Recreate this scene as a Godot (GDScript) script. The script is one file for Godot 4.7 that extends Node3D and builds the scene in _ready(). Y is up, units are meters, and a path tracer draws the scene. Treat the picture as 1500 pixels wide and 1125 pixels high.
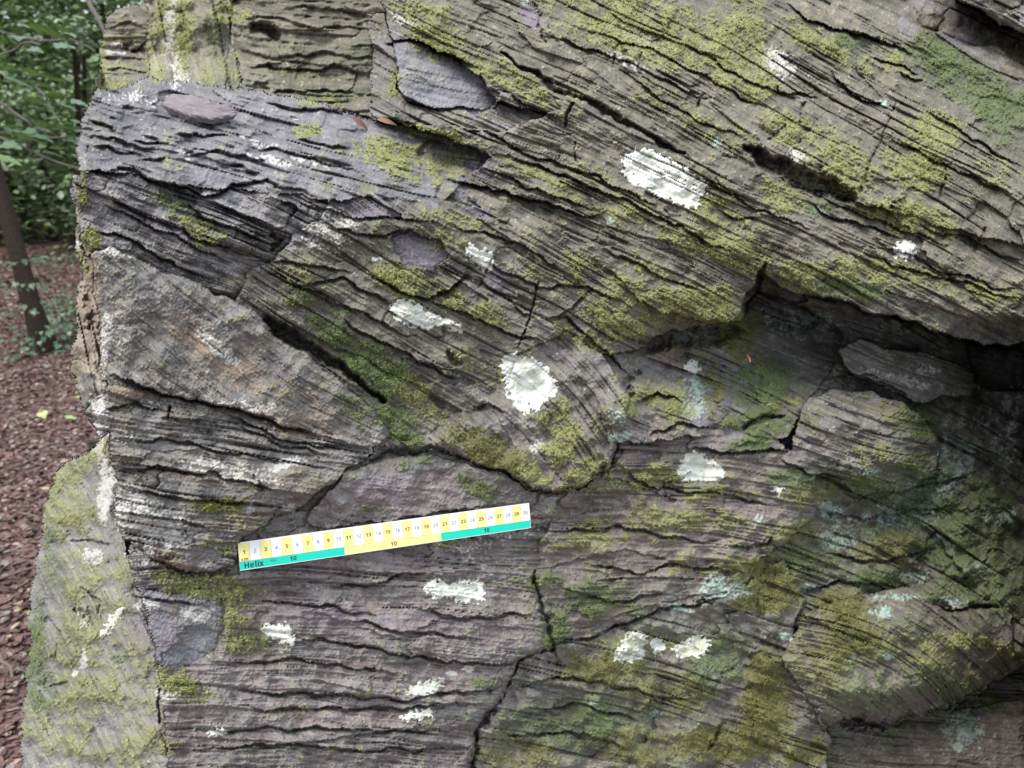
extends Node3D
# A bedded rock outcrop in a wood, with a plastic scale ruler laid against it.
# Photo pixels (1500 x 1125) give directions; distances come from the ruler's known length
# (30 cm), the blocks that touch it, and the ground 1.45 m below the lens.

const F := 1100.0
var cam_pos := Vector3(0, 1.45, 0)
var cam_basis := Basis(Vector3.RIGHT, deg_to_rad(-19.0))
var rng := RandomNumberGenerator.new()

func ray(px: float, py: float) -> Vector3:
	return cam_basis * Vector3((px - 750.0) / F, -(py - 562.5) / F, -1.0)
func at(px: float, py: float, z: float) -> Vector3:
	return cam_pos + ray(px, py) * z
func on_ground(px: float, py: float) -> Vector3:
	var r := ray(px, py)
	return cam_pos + r * (-cam_pos.y / r.y)

# ---------------------------------------------------------------- helpers
func thing(called: String, label: String, category: String, where := Vector3.ZERO, group := "") -> Node3D:
	var o := Node3D.new()
	o.name = called
	add_child(o, true)
	o.position = where
	tag(o, label, category, group)
	return o
func tag(o: Node, label: String, category: String, group := "") -> void:
	if label: o.set_meta("label", label)
	if category: o.set_meta("category", category)
	if group: o.set_meta("group", group)
func part(called: String, mesh: Mesh, mat: Material, parent: Node, where := Vector3.ZERO, label := "") -> MeshInstance3D:
	var o := MeshInstance3D.new()
	o.name = called
	o.mesh = mesh
	o.material_override = mat
	parent.add_child(o, true)
	o.position = where
	if label: o.set_meta("label", label)
	return o
func mat(c: Color, rough := 0.8, spec := 0.5) -> StandardMaterial3D:
	var m := StandardMaterial3D.new()
	m.albedo_color = c.linear_to_srgb()
	m.roughness = rough
	m.metallic_specular = spec
	return m
func vmat(rough := 0.8, spec := 0.4) -> StandardMaterial3D:
	var m := mat(Color.WHITE, rough, spec)
	m.vertex_color_use_as_albedo = true
	return m
func noise(s: int, freq: float, oct := 3, type := FastNoiseLite.TYPE_SIMPLEX_SMOOTH) -> FastNoiseLite:
	var n := FastNoiseLite.new()
	n.seed = s
	n.noise_type = type
	n.frequency = freq
	n.fractal_octaves = oct
	n.fractal_type = FastNoiseLite.FRACTAL_FBM if oct > 1 else FastNoiseLite.FRACTAL_NONE
	return n
func arrays_mesh(v: PackedVector3Array, n: PackedVector3Array, c: PackedColorArray, idx: PackedInt32Array) -> ArrayMesh:
	var a := []
	a.resize(Mesh.ARRAY_MAX)
	a[Mesh.ARRAY_VERTEX] = v
	if n.size(): a[Mesh.ARRAY_NORMAL] = n
	if c.size(): a[Mesh.ARRAY_COLOR] = c
	a[Mesh.ARRAY_INDEX] = idx
	var m := ArrayMesh.new()
	m.add_surface_from_arrays(Mesh.PRIMITIVE_TRIANGLES, a)
	return m
func tube(pts: Array, radii: Array, sides := 10, wob := 0.0, sd := 1) -> ArrayMesh:
	var st := SurfaceTool.new()
	st.begin(Mesh.PRIMITIVE_TRIANGLES)
	var nz := noise(sd, 1.0, 3)
	var rows: int = pts.size()
	var side := Vector3.RIGHT
	for i in rows:
		var p: Vector3 = pts[i]
		var d: Vector3 = (pts[mini(i + 1, rows - 1)] - pts[maxi(i - 1, 0)]).normalized()
		side = (side - d * side.dot(d)).normalized()
		var up := d.cross(side)
		for j in sides:
			var a := TAU * j / sides
			var r: float = radii[i]
			var q := side * cos(a) + up * sin(a)
			r *= 1.0 + wob * nz.get_noise_3d(q.x * 2.5 + p.x * 3.0, q.z * 2.5 + p.y * 4.0, q.y * 2.5)
			st.set_smooth_group(0)
			st.add_vertex(p + q * r)
	for i in rows - 1:
		for j in sides:
			var a := i * sides + j
			var b := i * sides + (j + 1) % sides
			for k in [a, b, a + sides, b, b + sides, a + sides]: st.add_index(k)
	for e in [0, rows - 1]:
		for j in range(1, sides - 1):
			for k in ([0, j + 1, j] if e else [0, j, j + 1]): st.add_index(e * sides + k)
	st.generate_normals()
	return st.commit()
func smooth_path(ctrl: Array, n: int) -> Array:
	var c := Curve3D.new()
	for i in ctrl.size():
		var t: Vector3 = (ctrl[mini(i + 1, ctrl.size() - 1)] - ctrl[maxi(i - 1, 0)]) / 6.0
		c.add_point(ctrl[i], -t, t)
	var out := []
	for i in n: out.append(c.sample_baked(c.get_baked_length() * i / (n - 1.0)))
	return out
func scatter(called: String, mesh: Mesh, m: Material, where: Array, cols: PackedColorArray, parent: Node) -> MultiMeshInstance3D:
	var mm := MultiMesh.new()
	mm.transform_format = MultiMesh.TRANSFORM_3D
	mm.use_colors = true
	mm.mesh = mesh
	mm.instance_count = where.size()
	var buf := PackedFloat32Array()
	buf.resize(where.size() * 16)
	for i in where.size():
		var t: Transform3D = where[i]
		var c := cols[i]
		var k := i * 16
		buf[k] = t.basis.x.x; buf[k + 1] = t.basis.y.x; buf[k + 2] = t.basis.z.x; buf[k + 3] = t.origin.x
		buf[k + 4] = t.basis.x.y; buf[k + 5] = t.basis.y.y; buf[k + 6] = t.basis.z.y; buf[k + 7] = t.origin.y
		buf[k + 8] = t.basis.x.z; buf[k + 9] = t.basis.y.z; buf[k + 10] = t.basis.z.z; buf[k + 11] = t.origin.z
		buf[k + 12] = c.r; buf[k + 13] = c.g; buf[k + 14] = c.b; buf[k + 15] = 1.0
	mm.buffer = buf
	var o := MultiMeshInstance3D.new()
	o.name = called
	o.multimesh = mm
	o.material_override = m
	parent.add_child(o, true)
	o.set_meta("kind", "stuff")
	return o
func hash01(a: int, b: int) -> float:
	var h := (a * 374761393 + b * 668265263 + 1274126177) & 0x7fffffff
	h = ((h ^ (h >> 13)) * 1274126177) & 0x7fffffff
	return float((h ^ (h >> 16)) & 0xffff) / 65535.0

# ---------------------------------------------------------------- rock data
# palettes, linear base colours
const VIOLET := Color(0.20, 0.187, 0.193)
const BLUEGREY := Color(0.195, 0.195, 0.222)
const BROWN := Color(0.172, 0.156, 0.136)
const OLIVE := Color(0.145, 0.138, 0.108)
const PURPLE := Color(0.208, 0.172, 0.168)
const RUST := Color(0.23, 0.172, 0.135)

# each block: name, outline (photo pixels), three points with depth in metres, dip of its beds, etc.
# a = dip in degrees, k = curvature, pc/ac = thick beds (px, mm), pm/am = thin beds, af = laminae mm, lump = mm
func block_list() -> Array:
	return [
	{n = "inner_rock", o = 0, poly = [150,600, 132,300, 300,190, 556,150, 556,-200, 1720,-200, 1720,1350, 262,1350, 205,860], pl = [700,150,0.95, 1400,300,1.05, 800,900,0.90], a = 25, pc = 34, ac = 5, pm = 11, am = 3, af = 0.6, lump = 6, c1 = BROWN, c2 = OLIVE, er = 4},
	# rear rock
	{n = "pillar_column", o = 1, poly = [158,22, 180,10, 216,2, 225,60, 222,160, 140,160, 146,110, 151,70], pl = [150,60,1.22, 220,60,1.16, 180,130,1.2], a = 4, pc = 24, ac = 8, pm = 9, am = 3, af = 1, lump = 9, c1 = OLIVE, c2 = BROWN, er = 4, soft = 0.5, sm = 1},
	{n = "streaked_block", o = 1, poly = [210,-200, 214,0, 220,70, 216,170, 350,190, 352,60, 340,-200], pl = [220,60,1.1, 340,60,1.06, 280,130,1.08], a = 80, pc = 26, ac = 6, pm = 11, am = 3, af = 0.5, lump = 9, c1 = Color(0.25,0.235,0.19), c2 = OLIVE, er = 4, soft = 0.5, sm = 1},
	{n = "bedded_pillar", o = 1, poly = [330,-200, 345,10, 338,60, 350,100, 362,140, 345,190, 640,230, 640,-200], pl = [350,60,1.06, 560,60,0.99, 450,150,1.02], a = 3, k = 0.0006, pc = 22, ac = 8, pm = 9, am = 4, af = 1.4, lump = 8, c1 = Color(0.2,0.185,0.15), c2 = OLIVE, er = 4, soft = 0.5, sm = 1},
	# right-hand hollow, deepest first
	{n = "hollow_wall", o = 0, poly = [1060,380, 1720,380, 1720,1350, 950,1350, 1060,900], pl = [1130,450,1.04, 1450,520,1.17, 1300,900,0.97], a = 22, k = -0.0008, pc = 34, ac = 12, pm = 9, am = 3, af = 1, lump = 18, c1 = BROWN, c2 = VIOLET, er = 2, film = 0.55, soft = 0.35, fg = 1},
	{n = "hollow_recess", o = 0, poly = [1405,480, 1720,470, 1720,590, 1500,575, 1440,565, 1425,540], pl = [1430,500,1.26, 1500,560,1.26, 1600,500,1.26], a = 15, pc = 30, ac = 6, pm = 10, am = 2, af = 0.6, lump = 8, c1 = BROWN, c2 = VIOLET, er = 10},
	{n = "hollow_lens", o = 0, poly = [1225,515, 1262,500, 1310,508, 1375,520, 1420,538, 1432,560, 1422,582, 1385,583, 1350,592, 1320,580, 1280,562, 1245,545], pl = [1230,530,0.975, 1430,560,1.04, 1330,580,0.985], a = 18, k = 0.0008, pc = 18, ac = 4, pm = 7, am = 2.5, af = 1, lump = 6, c1 = VIOLET, c2 = BROWN, er = 3, soft = 0.4},
	{n = "hollow_bedded_lump", o = 0, poly = [1160,640, 1180,585, 1225,570, 1280,575, 1345,600, 1375,640, 1370,690, 1330,720, 1270,725, 1200,700, 1165,690], pl = [1170,650,0.895, 1370,650,0.955, 1270,720,0.91], a = 17, k = 0.0005, pc = 20, ac = 5, pm = 8, am = 3.8, af = 1, lump = 10, c1 = BROWN, c2 = VIOLET, er = 1.5, film = 0.3, soft = 0.9, fg = 1},
	{n = "curved_bedded_lump", o = 0, poly = [1140,960, 1180,900, 1260,870, 1380,850, 1480,900, 1490,960, 1468,990, 1400,1030, 1345,1052, 1300,1062, 1255,1050, 1215,1062, 1180,1030], pl = [1160,980,0.86, 1460,960,0.94, 1300,1050,0.885], a = 32, k = -0.0030, pc = 30, ac = 6, pm = 11, am = 4.2, af = 1.2, lump = 11, c1 = BROWN, c2 = OLIVE, er = 2.5, film = 0.5, soft = 0.85, fg = 1},
	{n = "banded_wall", o = 0, poly = [1215,1062, 1255,1052, 1300,1064, 1345,1054, 1400,1032, 1468,992, 1500,975, 1720,930, 1720,1350, 1150,1350, 1195,1125], pl = [1230,1110,1.0, 1500,1050,1.1, 1400,1120,1.03], a = 6, pc = 32, ac = 4, pm = 12, am = 2.5, af = 0.7, lump = 5, c1 = PURPLE, c2 = BROWN, er = 3},
	# lower rock
	{n = "bedded_block", o = 0, poly = [770,700, 900,640, 1000,560, 1085,560, 1140,640, 1195,690, 1190,760, 1130,805, 1085,862, 1000,885, 940,902, 880,928, 812,948, 788,870], pl = [800,800,0.83, 1120,700,0.90, 960,880,0.855], a = 3, k = -0.0006, pc = 32, ac = 6, pm = 11, am = 3.6, af = 0.8, lump = 10, c1 = PURPLE, c2 = BROWN, er = 2, film = 0.38, soft = 0.85},
	{n = "mossy_toe", o = 0, poly = [812,944, 880,924, 940,898, 1000,881, 1090,858, 1145,820, 1180,880, 1145,965, 1185,1030, 1215,1080, 1190,1350, 670,1350, 690,1125, 700,1070, 738,1018, 762,968], pl = [800,1000,0.86, 1120,900,0.90, 950,1110,0.87], a = 14, k = -0.0004, pc = 36, ac = 8, pm = 12, am = 2.5, af = 0.7, lump = 14, c1 = BROWN, c2 = VIOLET, er = 1.5, film = 0.55, soft = 0.75, fg = 1},
	{n = "laminated_face", o = 0, poly = [190,800, 330,760, 440,740, 500,690, 560,655, 640,660, 740,690, 800,720, 830,718, 788,800, 785,845, 792,885, 806,922, 811,946, 762,966, 742,1000, 735,1020, 700,1068, 688,1125, 670,1350, 255,1350, 238,1120, 222,1010, 205,930], pl = [350,815,0.738, 778,755,0.828, 600,1100,0.775], a = 3, k = -0.00022, pc = 40, ac = 4, pm = 12, am = 3.0, af = 0.9, lump = 6, c1 = PURPLE, c2 = VIOLET, er = 4, film = 0.22, soft = 0.5},
	{n = "purple_swell", o = 0, poly = [505,690, 560,668, 640,670, 720,688, 790,722, 783,740, 700,745, 600,758, 480,775, 450,760, 480,720], pl = [500,720,0.745, 780,735,0.818, 620,690,0.785], a = 10, pc = 60, ac = 2, pm = 14, am = 1.0, af = 0.4, lump = 6, c1 = PURPLE, c2 = VIOLET, er = 1, film = 0.15, soft = 0.85},
	{n = "blue_facet_block", o = 0, poly = [186,848, 215,862, 260,872, 330,884, 326,915, 316,955, 298,966, 262,984, 228,972, 212,930, 196,885], pl = [200,870,0.70, 320,890,0.735, 250,980,0.715], a = 14, pc = 90, ac = 2, pm = 20, am = 1, af = 0.3, lump = 2.5, c1 = BLUEGREY, c2 = VIOLET, er = 2.5, keep = true},
	{n = "blocky_nose_foot", o = 0, poly = [138,560, 300,585, 430,612, 545,650, 505,690, 450,735, 400,760, 350,790, 345,830, 300,838, 250,832, 205,806, 163,778, 152,690, 145,640, 125,600], pl = [150,620,0.672, 480,680,0.738, 280,800,0.695], a = 9, pc = 26, ac = 7, pm = 10, am = 3.5, af = 1.1, lump = 6, c1 = Color(0.24,0.225,0.225), c2 = BROWN, er = 4, soft = 0.15},
	# nose
	{n = "nose_side", o = 0, poly = [108,280, 120,250, 150,262, 155,370, 150,440, 158,560, 128,602, 108,545, 108,520, 116,470, 112,440, 120,400, 114,350], pl = [112,300,0.74, 150,400,0.685, 115,540,0.72], a = 75, pc = 40, ac = 5, pm = 12, am = 2, af = 0.4, lump = 9, c1 = Color(0.3,0.25,0.19), c2 = Color(0.25,0.235,0.21), er = 10},
	{n = "brown_wedge", o = 0, poly = [136,368, 160,358, 260,402, 335,438, 385,462, 400,480, 470,528, 530,580, 575,640, 545,650, 500,640, 420,620, 300,585, 200,560, 150,556, 146,480], pl = [150,470,0.668, 560,640,0.765, 330,440,0.708], a = 34, k = 0.0006, pc = 60, ac = 1.5, pm = 13, am = 1.6, af = 1.0, lump = 5, c1 = Color(0.178,0.16,0.145), c2 = Color(0.168,0.158,0.155), er = 3, soft = 0.2},
	{n = "bedded_nose", o = 0, poly = [110,262, 145,247, 215,258, 260,270, 330,276, 420,286, 480,292, 470,320, 425,345, 405,380, 360,400, 345,442, 260,405, 160,362, 130,372, 116,330], pl = [118,300,0.672, 440,310,0.728, 280,400,0.708], a = 22, pc = 24, ac = 7, pm = 9, am = 3.5, af = 1.2, lump = 5, c1 = VIOLET, c2 = VIOLET, er = 6, soft = 0.3},
	{n = "grey_ledge", o = 0, poly = [118,182, 136,148, 142,134, 178,128, 218,115, 262,122, 330,126, 420,142, 520,168, 600,184, 690,208, 720,228, 705,262, 655,292, 560,290, 480,292, 400,284, 330,276, 262,270, 215,260, 145,249, 116,252], pl = [130,258,0.664, 640,280,0.80, 300,122,0.86], a = 14, pc = 26, ac = 8, pm = 13, am = 5, af = 0.7, lump = 6, c1 = Color(0.155,0.148,0.166), c2 = Color(0.168,0.16,0.168), er = 2, soft = 0.0, sm = 1},
	# middle beds
	{n = "dipping_beds", o = 0, poly = [345,442, 360,400, 405,380, 425,345, 470,320, 485,292, 560,290, 655,290, 720,300, 880,330, 1000,350, 1100,400, 1085,470, 1000,480, 960,500, 930,520, 880,520, 830,490, 760,530, 740,560, 690,600, 620,620, 575,640, 530,580, 470,528, 395,470], pl = [400,400,0.727, 700,520,0.80, 1050,420,0.875], a = 29, k = 0.00015, pc = 34, ac = 6, pm = 11, am = 3, af = 1.0, lump = 6, c1 = BROWN, c2 = OLIVE, er = 1.5, film = 0.22, soft = 0.55},
	{n = "fold_hinge", o = 0, poly = [548,655, 575,640, 620,618, 690,600, 735,560, 760,525, 830,485, 885,520, 925,578, 905,648, 888,690, 835,718, 800,722, 772,712, 740,690, 660,663, 600,660], pl = [600,640,0.79, 800,715,0.78, 850,540,0.82], a = 42, k = -0.0012, pc = 46, ac = 3, pm = 14, am = 1.4, af = 0.5, lump = 9, c1 = BROWN, c2 = VIOLET, er = 3, film = 0.3, soft = 0.35},
	{n = "mossy_gully", o = 0, poly = [398,482, 420,475, 520,520, 600,560, 650,590, 640,625, 590,650, 572,636, 530,585, 470,535], pl = [410,480,0.755, 640,600,0.81, 570,640,0.80], a = 35, pc = 30, ac = 3, pm = 10, am = 2, af = 0.4, lump = 6, c1 = BROWN, c2 = OLIVE, er = 4, soft = 0.4},
	{n = "purple_flake", o = 0, poly = [574,350, 600,337, 646,352, 654,378, 636,397, 600,388, 578,370], pl = [575,360,0.767, 650,365,0.785, 610,395,0.772], a = 10, pc = 60, ac = 0.8, pm = 12, am = 0.6, af = 0.3, lump = 2, c1 = Color(0.2,0.185,0.225), c2 = Color(0.2,0.17,0.2), er = 3, keep = true},
	{n = "hollow_shelf", o = 0, poly = [885,520, 930,515, 965,488, 1060,470, 1085,470, 1105,425, 1180,450, 1235,490, 1215,540, 1180,590, 1150,640, 1085,640, 1000,640, 905,650, 925,580], pl = [900,560,0.865, 1080,610,0.91, 1050,480,1.04], a = 24, pc = 26, ac = 6, pm = 10, am = 3, af = 0.8, lump = 12, c1 = VIOLET, c2 = BROWN, er = 2, film = 0.3, soft = 0.25, fg = 1},
	# upper slabs
	{n = "overhanging_slab", o = 0, poly = [600,180, 640,176, 720,190, 735,140, 800,128, 850,148, 950,200, 1000,225, 1095,230, 1150,265, 1250,292, 1420,345, 1720,400, 1720,520, 1500,503, 1465,506, 1400,496, 1330,468, 1280,456, 1210,432, 1150,424, 1112,394, 1075,470, 1000,468, 950,450, 900,400, 780,330, 655,292, 720,228], pl = [650,240,0.825, 1080,440,0.85, 1450,480,0.89], a = 25, k = -0.0001, pc = 34, ac = 6, pm = 11, am = 3.2, af = 1.1, lump = 6, c1 = OLIVE, c2 = BROWN, er = 2, film = 0.28, soft = 0.25},
	{n = "mossy_slab", o = 0, poly = [556,-200, 560,0, 575,58, 640,72, 700,98, 735,82, 780,107, 820,135, 850,147, 900,172, 950,202, 1000,226, 1095,212, 1160,250, 1250,284, 1330,312, 1420,338, 1720,390, 1720,-200], pl = [640,60,0.89, 1100,200,0.895, 1450,200,0.96], a = 27, k = -0.00012, pc = 38, ac = 6, pm = 12, am = 3, af = 1.0, lump = 6, c1 = OLIVE, c2 = BROWN, er = 2, film = 0.25, soft = 0.25},
	{n = "slate_facet", o = 0, poly = [576,60, 605,64, 640,76, 672,88, 705,112, 728,150, 716,162, 690,166, 640,158, 600,148, 584,132, 578,96], pl = [580,80,0.875, 720,150,0.90, 620,150,0.865], a = 12, pc = 46, ac = 2, pm = 12, am = 1.4, af = 0.4, lump = 4, c1 = BLUEGREY, c2 = VIOLET, er = 3, keep = true},
	{n = "facet_edge", o = 0, poly = [540,20, 562,20, 576,60, 580,132, 600,150, 640,160, 700,168, 735,150, 800,165, 740,195, 640,180, 600,184, 545,170, 548,120], pl = [550,100,0.915, 640,170,0.865, 740,180,0.87], a = 24, pc = 20, ac = 6, pm = 8, am = 3, af = 0.8, lump = 6, c1 = VIOLET, c2 = OLIVE, er = 4, soft = 0.5},
	{n = "stepped_recess", o = 0, poly = [1300,-200, 1322,-10, 1348,18, 1356,40, 1385,56, 1420,64, 1470,74, 1500,95, 1720,150, 1720,-200], pl = [1340,10,1.08, 1500,80,1.08, 1450,10,1.15], a = 20, pc = 26, ac = 6, pm = 10, am = 2, af = 0.5, lump = 12, c1 = BROWN, c2 = VIOLET, er = 5},
	{n = "corner_block", o = 0, poly = [1395,-200, 1400,0, 1440,18, 1470,36, 1500,48, 1720,120, 1720,-200], pl = [1400,-20,1.0, 1500,30,1.0, 1450,-60,1.02], a = 30, pc = 26, ac = 6, pm = 10, am = 3, af = 0.5, lump = 8, c1 = BROWN, c2 = OLIVE, er = 12},
	{n = "buttress", o = 0, poly = [1540,430, 1600,380, 1720,350, 1720,1350, 1530,1350, 1545,900], pl = [1560,600,0.78, 1700,600,0.80, 1600,1100,0.76], a = 20, pc = 34, ac = 6, pm = 12, am = 3, af = 0.6, lump = 8, c1 = BROWN, c2 = OLIVE, er = 8, sk = 0.45},
	# neighbouring boulder
	{n = "boulder_face", o = 2, poly = [20,1350, 32,1100, 45,960, 42,900, 60,800, 66,735, 85,690, 130,655, 160,636, 175,780, 205,860, 240,1000, 262,1350], pl = [60,1000,0.86, 200,1000,0.77, 140,660,0.90], a = 62, pc = 70, ac = 1.5, pm = 25, am = 0.5, af = 0.0, lump = 7, c1 = Color(0.225,0.215,0.21), c2 = Color(0.2,0.19,0.165), er = 7, film = 0.45},
	]

# lips: height mm, reach above px, reach below px, then the line; what lies above the line stands proud of what lies below
func lip_list() -> Array:
	return [
	[9,26,12, 130,252, 180,247, 215,260, 262,270, 300,286, 330,276, 362,268, 388,264, 430,280, 480,290],
	[7.7,14,7, 195,202, 225,207, 250,212], [7.7,14,7, 255,200, 300,194, 350,204], [8.8,16,8, 330,240, 380,251],
	[6.6,14,7, 205,229, 245,236], [8.8,16,8, 130,172, 172,192], [7.7,16,8, 365,216, 420,223, 480,241, 540,256], [7.7,16,8, 430,201, 520,218],
	[6.6,12,7, 130,196, 190,208, 240,222], [6.6,12,7, 260,228, 330,222, 400,236], [6.6,12,7, 140,215, 200,222],
	[7,16,7, 130,276, 190,305, 260,335, 320,360, 385,376], [7,16,7, 150,302, 210,327, 300,366, 342,388], [8,16,8, 135,332, 180,346, 250,381, 320,411],
	[7,14,7, 305,292, 350,312, 402,332], [6,14,6, 270,300, 330,330, 390,352], [6,12,6, 410,292, 440,308, 420,330],
	[6,20,6, 345,70, 400,84, 470,76, 560,86], [7,20,6, 350,92, 420,103, 500,97, 560,112], [7,20,7, 365,122, 430,137, 500,131, 560,142], [8,20,8, 380,148, 450,162, 505,164, 560,172],
	[5,16,6, 345,30, 400,25, 470,40, 560,44], [5,16,6, 420,10, 480,14, 550,24],
	[9,18,7, 150,66, 195,72, 220,62], [6,14,6, 150,86, 222,82], [6,14,6, 148,101, 222,106], [5,12,6, 155,40, 190,34, 220,40],
	[14,30,10, 560,62, 600,60, 640,73, 672,86, 705,98], [6,16,7, 582,136, 620,151, 660,161, 720,158],
	[10,20,9, 500,166, 560,173, 610,181],
	[6,22,7, 720,126, 790,160, 832,186], [5,22,6, 790,48, 860,70, 925,92, 1000,130, 1060,150], [6,22,7, 640,180, 713,193, 783,230, 850,246, 930,285, 1000,320],
	[7,22,7, 716,216, 780,240, 850,266, 930,300, 1000,332, 1060,366, 1110,392], [12,34,9, 645,260, 700,275, 780,291, 860,321, 886,314],
	[6,20,6, 700,240, 800,285, 880,310], [5,20,6, 900,100, 1000,165, 1095,205], [5,18,6, 850,40, 950,70, 1050,120, 1140,170],
	[9,24,9, 1218,104, 1234,126, 1262,146, 1292,152], [7,16,7, 1313,108, 1352,117], [6,18,8, 1272,86, 1312,93, 1350,108],
	[9,26,10, 1150,4, 1182,30, 1240,46, 1300,62, 1345,80], [6,18,7, 1048,306, 1080,321, 1118,318], [7,20,8, 1180,292, 1205,311, 1262,331, 1320,345],
	[6,20,7, 1140,125, 1146,135, 1200,140], [5,20,6, 1130,250, 1250,310, 1400,360], [5,20,6, 1300,200, 1400,250, 1500,290], [6,20,7, 1340,330, 1420,350, 1500,385], [5,20,6, 1280,350, 1390,400, 1500,430],
	[5,16,6, 1000,60, 1080,110, 1180,150], [5,18,6, 1010,250, 1100,300, 1200,340], [5,18,6, 1350,160, 1440,210, 1500,250], [6,20,7, 1260,370, 1340,395, 1430,420, 1500,440],
	[10,24,10, 545,405, 580,421, 625,438, 660,426, 682,402, 686,385], [7,20,7, 625,438, 680,456, 740,487, 800,500], [8,24,8, 500,466, 560,500, 610,526, 650,546, 692,562], [6,20,6, 430,420, 500,408, 545,432, 590,451],
	[7,20,7, 800,470, 830,466, 862,490, 900,521, 925,548], [5,16,6, 790,470, 818,465, 850,437, 870,420], [6,20,7, 380,395, 470,430, 560,472, 620,500],
	[5,18,6, 360,380, 450,385, 520,400], [6,18,7, 480,330, 560,345, 600,338], [5,16,6, 660,330, 740,350, 830,400], [5,18,6, 440,300, 540,320, 640,322],
	[6,18,7, 700,380, 790,420, 860,420, 930,450], [6,20,7, 880,360, 960,400, 1040,430], [5,16,6, 690,400, 740,435, 790,470], [6,14,6, 690,592, 715,588, 738,604],
	[13,34,10, 158,546, 205,566, 250,577, 300,586, 350,601, 412,622, 480,636], [5,14,6, 150,601, 200,591, 242,601], [5,14,5, 235,611, 300,616],
	[7,20,7, 330,606, 400,636, 450,650, 505,662], [6,20,7, 160,646, 230,641, 330,661, 420,676, 490,686], [7,18,8, 165,691, 220,681, 300,691, 380,711, 430,720], [6,16,7, 160,711, 250,726, 340,737, 400,745], [6,18,8, 165,745, 240,760, 320,775],
	[5,16,6, 340,620, 420,650, 480,668],
	[5,14,8, 190,868, 240,880, 310,890], [7,22,7, 480,858, 540,859, 582,840, 640,838], [6,18,6, 600,890, 640,896, 700,904, 785,896], [7,20,7, 420,930, 500,940, 600,960, 680,971, 750,968, 804,954],
	[7,20,7, 330,1006, 410,1015, 500,1016, 600,1026, 652,1016], [6,16,6, 620,1022, 700,1011, 738,1001], [6,18,6, 340,1036, 500,1036, 600,1038, 715,1030], [6,16,6, 260,1070, 400,1065, 560,1070, 690,1066], [6,16,6, 270,1098, 420,1090, 560,1100, 690,1096],
	[5,14,6, 320,975, 420,965, 500,975, 600,990], [6,16,6, 500,905, 600,925, 700,935], [5,14,6, 360,880, 460,885, 560,900],
	[9,24,9, 790,948, 880,925, 940,900, 1005,886, 1085,862], [7,22,8, 780,772, 860,778, 920,770, 1000,790, 1060,792], [7,20,8, 850,820, 930,840, 990,826, 1040,832, 1102,842], [6,18,7, 820,860, 900,880, 990,868],
	[8,18,8, 1062,801, 1122,797, 1136,780], [7,20,8, 900,680, 960,715, 1060,720, 1140,740], [7,18,7, 740,1010, 840,990, 930,1010, 1010,1030], [6,16,7, 760,1040, 850,1030, 940,1060], [6,18,7, 730,1075, 840,1070, 930,1100],
	[10,24,10, 1000,655, 1080,661, 1165,655], [7,18,8, 1140,671, 1200,696, 1240,702], [9,16,8, 1086,628, 1115,612, 1152,606], [7,20,8, 1180,740, 1260,760, 1340,745, 1420,740], [8,20,9, 1320,720, 1370,705, 1430,690],
	[8,20,8, 1200,810, 1290,820, 1380,800], [8,20,8, 1160,870, 1240,850, 1330,860], [8,18,8, 1366,885, 1385,893, 1440,886, 1460,895], [10,26,9, 930,590, 960,572, 1000,590], [7,18,8, 950,640, 990,620, 1060,625],
	[12,30,10, 1150,424, 1210,433, 1280,457, 1330,469, 1400,498, 1470,508, 1560,505], [9,26,9, 1130,470, 1180,480, 1215,470], [6,18,7, 1200,560, 1240,545, 1290,550], [7,16,6, 1250,546, 1290,561, 1335,581],
	[4,16,8, 120,860, 150,880, 140,905], [4,14,8, 70,900, 90,930, 80,980], [4,14,8, 100,790, 160,795], [4,14,8, 70,1010, 100,1000],
	]

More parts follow.
